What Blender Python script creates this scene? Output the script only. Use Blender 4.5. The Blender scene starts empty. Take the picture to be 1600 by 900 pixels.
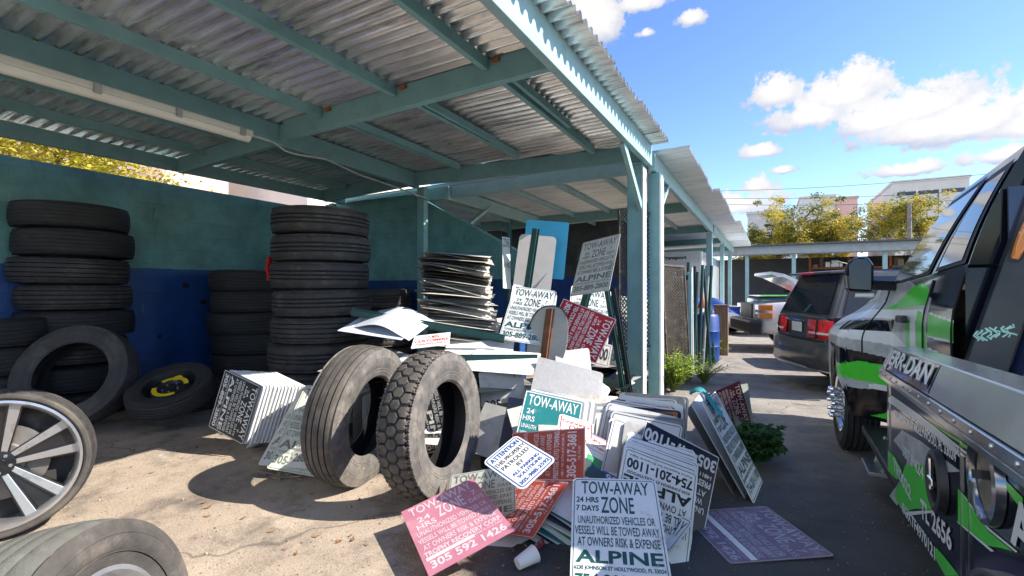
import bpy, bmesh, math, random
from mathutils import Vector, Matrix, Euler, Quaternion
R_ = random.Random(7)
rad = math.radians
C = bpy.context.scene.collection
SC = bpy.context.scene

# ------------------------------------------------------------------ camera, sky, sun, exposure
cd = bpy.data.cameras.new('camera'); cam = bpy.data.objects.new('camera', cd); C.objects.link(cam)
YAW = rad(28.37)
cam.location = (0, 0, 1.45); cam.rotation_euler = (rad(90), 0, YAW)
cd.sensor_width = 36.0; cd.lens = 16.875; cd.shift_y = 0.00125
cd.clip_start = 0.05; cd.clip_end = 2000
SC.camera = cam
SUN_DIR = Vector((1.12, 0.36, .96)).normalized()
SUN_ELEV = math.asin(SUN_DIR.z); SUN_AZ = math.atan2(SUN_DIR.x, SUN_DIR.y)
sd = bpy.data.lights.new('sun', 'SUN'); sd.energy = 3.8; sd.angle = rad(0.5); sd.color = (1.0, 0.925, 0.82)
sun = bpy.data.objects.new('sun', sd); C.objects.link(sun)
sun.rotation_euler = SUN_DIR.to_track_quat('Z', 'Y').to_euler(); sun.location = SUN_DIR * 60
SC.view_settings.view_transform = 'Standard'; SC.view_settings.look = 'None'
SC.view_settings.exposure = 1.42; SC.view_settings.gamma = 1.0; SC.view_settings.use_curve_mapping = False

CAM = Vector((0, 0, 1.45)); CR = Vector((math.cos(YAW), math.sin(YAW), 0)); CF = Vector((-math.sin(YAW), math.cos(YAW), 0)); CU = Vector((0, 0, 1))
def ray(u, v): return CR * ((u - 800) / 750.0) + CF + CU * ((452 - v) / 750.0)
def on_z(u, v, z=0.0): r = ray(u, v); return CAM + r * ((z - 1.45) / r.z)
def on_x(u, v, x): r = ray(u, v); return CAM + r * (x / r.x)
def on_y(u, v, y): r = ray(u, v); return CAM + r * (y / r.y)
def at(u, v, depth): return CAM + ray(u, v) * depth

def build_world():
    w = bpy.data.worlds.new('World'); SC.world = w; w.use_nodes = True
    n = w.node_tree.nodes; l = w.node_tree.links; n.clear()
    out = n.new('ShaderNodeOutputWorld')
    sky = n.new('ShaderNodeTexSky'); sky.sky_type = 'NISHITA'; sky.sun_disc = False
    sky.sun_elevation = SUN_ELEV; sky.sun_rotation = SUN_AZ
    sky.air_density = 1.0; sky.dust_density = 0.3; sky.ozone_density = 3.2; sky.altitude = 0
    bg = n.new('ShaderNodeBackground'); bg.inputs[1].default_value = 0.112
    hs = n.new('ShaderNodeHueSaturation'); hs.inputs['Saturation'].default_value = 1.15; hs.inputs['Hue'].default_value = .512; hs.inputs['Value'].default_value = 1.0
    l.new(sky.outputs[0], hs.inputs['Color']); l.new(hs.outputs[0], bg.inputs[0])
    tc = n.new('ShaderNodeTexCoord')
    def math_(op, a, b=None, clamp=False):
        m = n.new('ShaderNodeMath'); m.operation = op; m.use_clamp = clamp
        for i, x in enumerate((a, b)):
            if x is None: continue
            if isinstance(x, (int, float)): m.inputs[i].default_value = x
            else: l.new(x, m.inputs[i])
        return m.outputs[0]
    def dot(vec):
        d = n.new('ShaderNodeVectorMath'); d.operation = 'DOT_PRODUCT'
        l.new(tc.outputs['Generated'], d.inputs[0]); d.inputs[1].default_value = vec
        return d.outputs['Value']
    ns = n.new('ShaderNodeTexNoise'); ns.inputs['Scale'].default_value = 13; ns.inputs['Detail'].default_value = 12; ns.inputs['Roughness'].default_value = 0.66
    l.new(tc.outputs['Generated'], ns.inputs['Vector'])
    nz = math_('MULTIPLY', math_('SUBTRACT', ns.outputs['Fac'], 0.5), 2.6)
    ns2 = n.new('ShaderNodeTexNoise'); ns2.inputs['Scale'].default_value = 7; ns2.inputs['Detail'].default_value = 3
    l.new(tc.outputs['Generated'], ns2.inputs['Vector'])
    # cumulus clouds: direction, half width, half height (as tangents)
    clouds = [(1215, 150, .065, .050), (1310, 155, .13, .062), (1270, 185, .10, .045), (1370, 190, .12, .05), (1435, 172, .13, .065), (1530, 195, .15, .06), (1490, 200, .18, .038), (1620, 196, .12, .05), (1190, 239, .055, .020), (1420, 266, .085, .019), (1565, 244, .10, .028), (1180, 293, .040, .030), (925, 30, .085, .10), (1000, 8, .07, .025), (1082, 30, .035, .02), (1140, 325, .11, .035), (1008, 52, .028, .016), (1222, 267, .028, .011),
              (700, -260, .5, .14), (200, -120, .45, .12), (1900, 90, .3, .10), (-300, 230, .3, .08)]
    tot = None; shade = None
    # a big bank of unseen cloud, added opposite the sun to fill the shade
    fill_bank = [(Vector((-1.0, -.55, .62)), .62, .34), (Vector((-.25, -1.0, .55)), .60, .34), (Vector((-1.0, .35, .95)), .45, .25), (Vector((.7, -1.0, .6)), .5, .3), (Vector((-.5, -.6, 1.2)), .5, .32)]
    clouds = [(ray(u, v), a, b) for (u, v, a, b) in clouds] + fill_bank
    for (c, a, b) in clouds:
        k = c.length; c = c / k
        t = c.cross(CU).normalized(); bb = t.cross(c)
        dx = math_('DIVIDE', dot(tuple(t)), a / k * 1.05); dy = math_('DIVIDE', dot(tuple(bb)), b / k * 1.15)
        front = math_('MULTIPLY', math_('SUBTRACT', 1.0, math_('GREATER_THAN', dot(tuple(c)), 0.2)), 9.0)
        # flat base: the lower half falls off faster
        dyl = math_('MAXIMUM', dy, math_('MULTIPLY', dy, -1.7))
        r2 = math_('SQRT', math_('ADD', math_('MULTIPLY', dx, dx), math_('MULTIPLY', dyl, dyl)))
        m = math_('SUBTRACT', math_('SUBTRACT', 1.0, r2), front)
        s = math_('ADD', math_('MULTIPLY', dy, 0.5), m)
        tot = m if tot is None else math_('MAXIMUM', tot, m)
        shade = s if shade is None else math_('MAXIMUM', shade, s)
    ns3 = n.new('ShaderNodeTexNoise'); ns3.inputs['Scale'].default_value = 48; ns3.inputs['Detail'].default_value = 8; ns3.inputs['Roughness'].default_value = .62; l.new(tc.outputs['Generated'], ns3.inputs['Vector'])
    nz3 = math_('MULTIPLY', math_('SUBTRACT', ns3.outputs['Fac'], 0.5), 1.5)
    dens = math_('ADD', math_('ADD', tot, math_('MULTIPLY', nz, 0.72)), nz3)
    mr = n.new('ShaderNodeMapRange'); mr.interpolation_type = 'SMOOTHSTEP'
    mr.inputs['From Min'].default_value = 0.05; mr.inputs['From Max'].default_value = 0.38
    l.new(dens, mr.inputs['Value'])
    fac = math_('MULTIPLY', mr.outputs[0], 0.95)
    cr = n.new('ShaderNodeValToRGB'); cr.color_ramp.elements[0].position = 0.1; cr.color_ramp.elements[0].color = (.56, .60, .74, 1)
    cr.color_ramp.elements[1].position = 0.75; cr.color_ramp.elements[1].color = (1, .97, .93, 1)
    l.new(math_('ADD', shade, math_('ADD', math_('MULTIPLY', nz, 0.45), math_('MULTIPLY', nz3, 0.35))), cr.inputs[0])
    bc = n.new('ShaderNodeBackground'); bc.inputs[1].default_value = 0.385
    bk = n.new('ShaderNodeMapRange'); bk.inputs['From Min'].default_value = 0.1; bk.inputs['From Max'].default_value = 0.8; bk.inputs['To Min'].default_value = 0.40; bk.inputs['To Max'].default_value = 0.85
    l.new(dot(tuple(Vector((-.85, -.75, .45)).normalized())), bk.inputs['Value']); l.new(bk.outputs[0], bc.inputs[1])  # cloud brightness raised toward the added fill clouds
    l.new(cr.outputs[0], bc.inputs[0])
    mx = n.new('ShaderNodeMixShader'); l.new(fac, mx.inputs[0]); l.new(bg.outputs[0], mx.inputs[1]); l.new(bc.outputs[0], mx.inputs[2])
    l.new(mx.outputs[0], out.inputs[0])
build_world()

# ------------------------------------------------------------------ materials
MATS = {}
def mat(name, col, rough=.6, metal=0., var=.18, vs=6., bump=0., bs=60., dirt=None, dirt_amt=.4, ds=3., coat=0., stretch=None, alpha=None, trans=0., emit=0., spec=.5, dsharp=None):
    if name in MATS: return MATS[name]
    m = bpy.data.materials.new(name); m.use_nodes = True
    n = m.node_tree.nodes; l = m.node_tree.links
    p = n['Principled BSDF']
    tc = n.new('ShaderNodeTexCoord'); src = tc.outputs['Object']
    if stretch:
        mp = n.new('ShaderNodeMapping'); mp.inputs['Scale'].default_value = stretch; l.new(src, mp.inputs[0]); src = mp.outputs[0]
    ns = n.new('ShaderNodeTexNoise'); ns.inputs['Scale'].default_value = vs; ns.inputs['Detail'].default_value = 7; ns.inputs['Roughness'].default_value = .6
    l.new(src, ns.inputs['Vector'])
    rp = n.new('ShaderNodeValToRGB'); rp.color_ramp.elements[0].position = .3; rp.color_ramp.elements[1].position = .7
    rp.color_ramp.elements[0].color = tuple(max(0, c * (1 - var)) for c in col) + (1,)
    rp.color_ramp.elements[1].color = tuple(min(1, c * (1 + var)) for c in col) + (1,)
    l.new(ns.outputs['Fac'], rp.inputs[0]); cur = rp.outputs[0]
    if dirt:
        n2 = n.new('ShaderNodeTexNoise'); n2.inputs['Scale'].default_value = ds; n2.inputs['Detail'].default_value = 9; n2.inputs['Roughness'].default_value = .68
        l.new(src, n2.inputs['Vector'])
        r2 = n.new('ShaderNodeValToRGB'); r2.color_ramp.elements[0].position = .66 - .34 * dirt_amt; r2.color_ramp.elements[1].position = (.82 - .2 * dirt_amt) if dsharp is None else r2.color_ramp.elements[0].position + dsharp
        l.new(n2.outputs['Fac'], r2.inputs[0])
        mx = n.new('ShaderNodeMixRGB'); mx.inputs[2].default_value = tuple(dirt) + (1,); l.new(r2.outputs[0], mx.inputs[0]); l.new(cur, mx.inputs[1]); cur = mx.outputs[0]
    l.new(cur, p.inputs['Base Color'])
    p.inputs['Metallic'].default_value = metal; p.inputs['Specular IOR Level'].default_value = spec
    rr = n.new('ShaderNodeMapRange'); rr.inputs['To Min'].default_value = max(.02, rough * .8); rr.inputs['To Max'].default_value = min(1, rough * 1.2)
    l.new(ns.outputs['Fac'], rr.inputs['Value']); l.new(rr.outputs[0], p.inputs['Roughness'])
    if coat: p.inputs['Coat Weight'].default_value = coat; p.inputs['Coat Roughness'].default_value = .04
    if trans: p.inputs['Transmission Weight'].default_value = trans
    if alpha is not None: p.inputs['Alpha'].default_value = alpha
    if emit: p.inputs['Emission Color'].default_value = tuple(col) + (1,); p.inputs['Emission Strength'].default_value = emit
    if bump:
        n3 = n.new('ShaderNodeTexNoise'); n3.inputs['Scale'].default_value = bs; n3.inputs['Detail'].default_value = 6
        l.new(src, n3.inputs['Vector'])
        b = n.new('ShaderNodeBump'); b.inputs['Strength'].default_value = bump; b.inputs['Distance'].default_value = .01
        l.new(n3.outputs['Fac'], b.inputs['Height']); l.new(b.outputs[0], p.inputs['Normal'])
    MATS[name] = m
    return m

# ------------------------------------------------------------------ mesh builder
_glyph = {}
def glyphs(s, bold=False):
    k = (s, bold)
    if k in _glyph: return _glyph[k]
    cu = bpy.data.curves.new('t', 'FONT'); cu.body = s; cu.resolution_u = 3; cu.offset = .030 if bold else .013
    o = bpy.data.objects.new('t', cu); C.objects.link(o)
    dg = bpy.context.evaluated_depsgraph_get(); me = bpy.data.meshes.new_from_object(o.evaluated_get(dg))
    vs = [(v.co.x, v.co.y) for v in me.vertices]; fs = [tuple(p.vertices) for p in me.polygons]
    C.objects.unlink(o); bpy.data.objects.remove(o); bpy.data.curves.remove(cu); bpy.data.meshes.remove(me)
    x0 = min(v[0] for v in vs); x1 = max(v[0] for v in vs); y0 = min(v[1] for v in vs); y1 = max(v[1] for v in vs)
    vs = [((x - x0) / (x1 - x0), (y - y0) / (y1 - y0)) for x, y in vs]
    _glyph[k] = (vs, fs)
    return _glyph[k]

class MB:
    def __init__(s): s.v = []; s.f = []; s.m = []; s.M = Matrix.Identity(4); s.mi = 0
    def add(s, vs, fs, mi=None):
        b = len(s.v); s.v += [s.M @ Vector(p) for p in vs]; s.f += [tuple(i + b for i in f) for f in fs]
        s.m += [s.mi if mi is None else mi] * len(fs)
        return s
    def box(s, x0, x1, y0, y1, z0, z1):
        vs = [(x, y, z) for x in (x0, x1) for y in (y0, y1) for z in (z0, z1)]
        return s.add(vs, [(0, 1, 3, 2), (4, 6, 7, 5), (0, 4, 5, 1), (2, 3, 7, 6), (0, 2, 6, 4), (1, 5, 7, 3)])
    def bar(s, p, q, w, h, up=(0, 0, 1)):
        p = Vector(p); q = Vector(q); d = (q - p).normalized(); up = Vector(up)
        if abs(d.dot(up)) > .98: up = Vector((1, 0, 0))
        a = d.cross(up).normalized(); b = a.cross(d)
        vs = [pt + a * i * w / 2 + b * j * h / 2 for pt in (p, q) for i, j in ((-1, -1), (1, -1), (1, 1), (-1, 1))]
        return s.add(vs, [(3, 2, 1, 0), (4, 5, 6, 7), (0, 1, 5, 4), (1, 2, 6, 5), (2, 3, 7, 6), (3, 0, 4, 7)])
    def tube(s, pts, r, n=8, cap=True):
        pts = [Vector(p) for p in pts]; rs = r if isinstance(r, (list, tuple)) else [r] * len(pts)
        b = len(s.v); ref = None
        for i, p in enumerate(pts):
            d = (pts[min(i + 1, len(pts) - 1)] - pts[max(i - 1, 0)]).normalized()
            if ref is None: ref = d.orthogonal().normalized()
            ref = (ref - d * ref.dot(d)).normalized(); c = d.cross(ref)
            for k in range(n):
                t = 2 * math.pi * k / n; s.v.append(s.M @ (p + (ref * math.cos(t) + c * math.sin(t)) * rs[i]))
        for i in range(len(pts) - 1):
            for k in range(n):
                s.f.append((b + i * n + k, b + i * n + (k + 1) % n, b + (i + 1) * n + (k + 1) % n, b + (i + 1) * n + k)); s.m.append(s.mi)
        if cap:
            s.f.append(tuple(b + k for k in range(n))[::-1]); s.m.append(s.mi)
            e = b + (len(pts) - 1) * n; s.f.append(tuple(e + k for k in range(n))); s.m.append(s.mi)
        return s
    def lathe(s, prof, n=48, closed=False):
        # profile (axial x, radius); axis = local X
        b = len(s.v); k = len(prof)
        for i in range(n):
            t = 2 * math.pi * i / n
            for (x, r) in prof: s.v.append(s.M @ Vector((x, r * math.cos(t), r * math.sin(t))))
        for i in range(n):
            j = (i + 1) % n
            for q in range(k if closed else k - 1):
                q2 = (q + 1) % k
                s.f.append((b + i * k + q, b + i * k + q2, b + j * k + q2, b + j * k + q)); s.m.append(s.mi)
        return s
    def prism(s, poly, z0, z1):
        n = len(poly); vs = [(x, y, z0) for x, y in poly] + [(x, y, z1) for x, y in poly]
        fs = [tuple(range(n))[::-1], tuple(range(n, 2 * n))] + [(i, (i + 1) % n, n + (i + 1) % n, n + i) for i in range(n)]
        return s.add(vs, fs)
    def grid(s, fn, nu, nv, mi=None):
        vs = [fn(i / nu, j / nv) for i in range(nu + 1) for j in range(nv + 1)]
        fs = [(i * (nv + 1) + j, (i + 1) * (nv + 1) + j, (i + 1) * (nv + 1) + j + 1, i * (nv + 1) + j + 1) for i in range(nu) for j in range(nv)]
        return s.add(vs, fs, mi)
    def text(s, t, x0, y0, x1, y1, z=0., bold=False):
        vs, fs = glyphs(t, bold)
        return s.add([(x0 + a * (x1 - x0), y0 + b * (y1 - y0), z) for a, b in vs], fs)
    def build(s, name, mats, parent=None, smooth=False, bevel=0., angle=35, local=False):
        me = bpy.data.meshes.new(name)
        off = Vector((0, 0, 0))
        if parent is not None and not local:
            off = root_loc(parent)
        origin = Vector((0, 0, 0))
        if parent is None and not local and s.v:
            xs = [p.x for p in s.v]; ys = [p.y for p in s.v]; zs = [p.z for p in s.v]
            origin = Vector(((min(xs) + max(xs)) / 2, (min(ys) + max(ys)) / 2, min(zs)))
            off = origin
        me.from_pydata([tuple(p - off) for p in s.v], [], s.f)
        if not isinstance(mats, (list, tuple)): mats = [mats]
        for m in mats: me.materials.append(m)
        for p, i in zip(me.polygons, s.m): p.material_index = min(i, len(mats) - 1)
        bm = bmesh.new(); bm.from_mesh(me); bmesh.ops.recalc_face_normals(bm, faces=bm.faces) if s.__dict__.get('fixn', True) else None
        bm.to_mesh(me); bm.free()
        if smooth:
            for p in me.polygons: p.use_smooth = True
            me.set_sharp_from_angle(angle=rad(angle))
        me.update()
        o = bpy.data.objects.new(name, me); C.objects.link(o); o.location = origin
        if parent is not None: o.parent = parent
        if bevel:
            b = o.modifiers.new('bevel', 'BEVEL'); b.width = bevel; b.segments = 2; b.limit_method = 'ANGLE'; b.angle_limit = rad(40)
        return o
def root_loc(p):
    r = Vector((0, 0, 0))
    while p is not None: r += p.location; p = p.parent
    return r
def tag(o, label, cat, group=None):
    o['label'] = label; o['category'] = cat
    if group: o['group'] = group
    return o
def thing(name, label, cat, loc=(0, 0, 0), M=None, group=None):
    o = bpy.data.objects.new(name, None); C.objects.link(o); o.empty_display_size = .1
    if M is not None: o.matrix_world = M
    else: o.location = loc
    return tag(o, label, cat, group)
def struct(o, kind='structure'): o['kind'] = kind; return o
def copy_tree(o, M=None, parent=None, label=None, group=None):
    c = o.copy(); C.objects.link(c)
    if parent is not None: c.parent = parent
    if M is not None: c.matrix_world = M
    if label: c['label'] = label
    if group: c['group'] = group
    for ch in o.children: copy_tree(ch, None, c)
    return c
def frame(loc, x, y):
    x = Vector(x).normalized(); y = Vector(y); y = (y - x * y.dot(x)).normalized(); z = x.cross(y)
    M = Matrix((x, y, z)).transposed().to_4x4(); M.translation = Vector(loc); return M
def axis_frame(loc, ax, up=(0, 0, 1)):
    ax = Vector(ax).normalized(); up = Vector(up); y = up.cross(ax).normalized(); z = ax.cross(y)
    M = Matrix((ax, y, z)).transposed().to_4x4(); M.translation = Vector(loc); return M

# ------------------------------------------------------------------ palette
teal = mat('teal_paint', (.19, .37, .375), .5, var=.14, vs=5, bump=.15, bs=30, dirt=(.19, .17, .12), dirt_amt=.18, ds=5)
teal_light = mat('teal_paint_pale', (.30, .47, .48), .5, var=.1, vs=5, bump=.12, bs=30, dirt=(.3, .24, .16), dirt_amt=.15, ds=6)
galv = mat('galvanised_sheet', (.88, .91, .90), .25, metal=.68, var=.14, vs=5, bump=.10, bs=14, dirt=(.40, .41, .41), dirt_amt=.34, ds=2.2, stretch=(.5, 9.0, 1), dsharp=.11)
def galv_patches():
    n = galv.node_tree.nodes; l = galv.node_tree.links; p = n['Principled BSDF']
    src = p.inputs['Base Color'].links[0].from_socket
    tc = n.new('ShaderNodeTexCoord'); mp = n.new('ShaderNodeMapping'); mp.inputs['Scale'].default_value = (.5, 1.3, 1); mp.inputs['Location'].default_value = (3.1, 1.7, 0); l.new(tc.outputs['Object'], mp.inputs[0])
    a = n.new('ShaderNodeTexNoise'); a.inputs['Scale'].default_value = 1.1; a.inputs['Detail'].default_value = 6; a.inputs['Roughness'].default_value = .7; l.new(mp.outputs[0], a.inputs['Vector'])
    r = n.new('ShaderNodeValToRGB'); r.color_ramp.elements[0].position = .40; r.color_ramp.elements[1].position = .58
    r.color_ramp.elements[0].color = (.66, .67, .67, 1); r.color_ramp.elements[1].color = (1, 1, 1, 1); l.new(a.outputs['Fac'], r.inputs[0])
    m = n.new('ShaderNodeMixRGB'); m.blend_type = 'MULTIPLY'; m.inputs[0].default_value = 1; l.new(src, m.inputs[1]); l.new(r.outputs[0], m.inputs[2]); l.new(m.outputs[0], p.inputs['Base Color'])
galv_patches()
galv_pale = mat('galvanised_sheet_pale', (.76, .82, .86), .42, metal=.4, var=.12, vs=3, bump=.08, bs=20, dirt=(.48, .47, .45), dirt_amt=.35, ds=2.5, stretch=(.4, 3.0, 1))
rust = mat('rusty_steel', (.30, .12, .045), .85, var=.4, vs=20, bump=.3, bs=80)
rubber = mat('black_rubber', (.036, .033, .032), .72, var=.35, vs=9, bump=.2, bs=120, dirt=(.11, .097, .085), dirt_amt=.45, ds=5)
rubber_plain = mat('dark_rubber', (.022, .021, .022), .7, var=.3, vs=9, bump=.15, bs=120, dirt=(.05, .046, .04), dirt_amt=.3, ds=6)
rubber_dusty = mat('dusty_rubber', (.115, .108, .100), .85, var=.45, vs=11, bump=.35, bs=110, dirt=(.25, .21, .165), dirt_amt=.45, ds=13)
rubber_tread = mat('dusty_tread_rubber', (.085, .074, .062), .85, var=.4, vs=14, bump=.3, bs=140, dirt=(.17, .145, .115), dirt_amt=.5, ds=6)
rubber_in = mat('tyre_liner', (.018, .018, .019), .45, var=.2, vs=8)
white_sheet = mat('white_sign_sheet', (.78, .79, .78), .42, var=.06, vs=5, dirt=(.45, .42, .36), dirt_amt=.36, ds=7, bump=.03, bs=12)
white_old = mat('old_white_sign_sheet', (.60, .59, .54), .5, var=.1, vs=7, dirt=(.30, .27, .2), dirt_amt=.4, ds=7)
faded_sheet = mat('faded_sign_sheet', (.58, .60, .52), .5, var=.08, vs=6, dirt=(.38, .36, .28), dirt_amt=.4, ds=6)
grey_sheet = mat('grey_aluminium_sheet', (.34, .345, .34), .42, metal=.35, var=.1, vs=30, dirt=(.30, .28, .25), dirt_amt=.35, ds=8)
aged_sheet = mat('aged_sign_stock', (.58, .55, .49), .55, var=.2, vs=4, dirt=(.20, .16, .11), dirt_amt=.5, ds=6)
pink_sheet = mat('sun_faded_red_sheet', (.52, .20, .27), .5, var=.1, vs=6, dirt=(.62, .36, .38), dirt_amt=.4, ds=5)
red_sheet = mat('red_sign_sheet', (.44, .075, .05), .45, var=.1, vs=6, dirt=(.5, .2, .15), dirt_amt=.25, ds=6)
crimson = mat('crimson_sign_sheet', (.42, .012, .025), .4, var=.08, vs=6, dirt=(.4, .12, .12), dirt_amt=.15, ds=6)
teal_sheet = mat('teal_sign_sheet', (.012, .19, .19), .4, var=.08, vs=6, dirt=(.5, .52, .48), dirt_amt=.22, ds=7)
navy_sheet = mat('navy_sign_sheet', (.012, .018, .045), .4, var=.15, vs=6, dirt=(.12, .13, .15), dirt_amt=.25, ds=7)
black_sheet = mat('black_sign_sheet', (.012, .022, .018), .4, var=.15, vs=6)
purple_sheet = mat('weathered_purple_sheet', (.20, .13, .20), .5, var=.15, vs=8, dirt=(.36, .28, .34), dirt_amt=.5, ds=7)
cyan_sheet = mat('cyan_plastic_sheet', (.045, .42, .66), .35, var=.08, vs=4, dirt=(.3, .55, .66), dirt_amt=.15, ds=4)
ink_green = mat('dark_green_ink', (.010, .085, .075), .45, var=.1, dirt=(.5, .56, .54), dirt_amt=.22, ds=22)
ink_black = mat('black_ink', (.012, .014, .016), .45, var=.1, dirt=(.5, .5, .5), dirt_amt=.2, ds=22)
ink_grey = mat('faded_grey_ink', (.16, .18, .155), .5, var=.2, vs=15)
ink_navy = mat('navy_ink', (.012, .02, .07), .45, var=.1)
ink_blue = mat('blue_ink', (.02, .08, .30), .45, var=.1)
ink_red = mat('red_ink', (.50, .03, .03), .45, var=.1)
ink_white = mat('white_ink', (.74, .73, .72), .45, var=.08, dirt=(.3, .28, .26), dirt_amt=.22, ds=18)
ink_rose = mat('pale_rose_ink', (.74, .58, .61), .5, var=.1, dirt=(.55, .30, .33), dirt_amt=.28, ds=20)
ink_lilac = mat('pale_lilac_ink', (.42, .40, .47), .5, var=.15)
ink_green2 = mat('green_ink', (.02, .28, .08), .45, var=.1)
post_green = mat('dark_green_steel', (.010, .055, .05), .45, metal=.1, var=.2, vs=12, dirt=(.15, .11, .07), dirt_amt=.15, ds=9)
chrome = mat('chrome', (.75, .75, .76), .08, metal=1, var=.05)
steel = mat('brushed_steel', (.50, .51, .52), .3, metal=.9, var=.12, vs=10, bump=.05, bs=80)
alu = mat('polished_aluminium', (.68, .68, .67), .16, metal=.95, var=.1, vs=5, bump=.05, bs=8)
alloy = mat('silver_alloy', (.52, .52, .52), .3, metal=.8, var=.1, vs=9, dirt=(.22, .20, .17), dirt_amt=.35, ds=9)
black_gloss = mat('black_gloss', (.010, .011, .013), .22, var=.2, coat=.6)
black_plastic = mat('black_plastic', (.018, .018, .02), .45, var=.2, vs=15)
dark_metal = mat('dark_metal', (.03, .03, .032), .5, metal=.4, var=.2)
truck_black = mat('black_car_paint', (.006, .008, .014), .10, var=.2, coat=0, spec=.4, dirt=(.035, .034, .032), dirt_amt=.2, ds=5)
wrap_green = mat('lime_green_wrap', (.06, .66, .03), .3, var=.06, coat=.15)
wrap_white = mat('white_wrap', (.84, .86, .86), .3, var=.06, coat=.15)
wrap_grey = mat('grey_wrap', (.46, .48, .49), .3, var=.3, vs=9, coat=.15)
wrap_lime = mat('yellow_green_wrap', (.36, .60, .05), .28, var=.06, coat=.7)
glass = mat('tinted_car_glass', (.014, .022, .036), .04, var=.05, spec=.6)
glass_blue = mat('pale_car_glass', (.06, .10, .13), .03, var=.05, spec=.8)
red_lens = mat('red_lens', (.88, .02, .025), .15, var=.1, coat=.2)
clear_lens = mat('clear_lens', (.75, .72, .70), .1, var=.1, coat=1)
amber_lens = mat('amber_lens', (.62, .20, .03), .15, var=.1, coat=1)
suv_grey = mat('dark_grey_car_paint', (.075, .076, .078), .3, metal=.2, var=.1, coat=.35)
car_gold = mat('pale_gold_car_paint', (.42, .38, .30), .3, metal=.4, var=.06, coat=1)
car_white = mat('white_car_paint', (.72, .73, .74), .3, var=.04, coat=1)
car_navy = mat('navy_car_paint', (.015, .035, .09), .25, metal=.3, var=.1, coat=1)
hose = mat('black_rubber_seal', (.012, .012, .012), .6)

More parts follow.
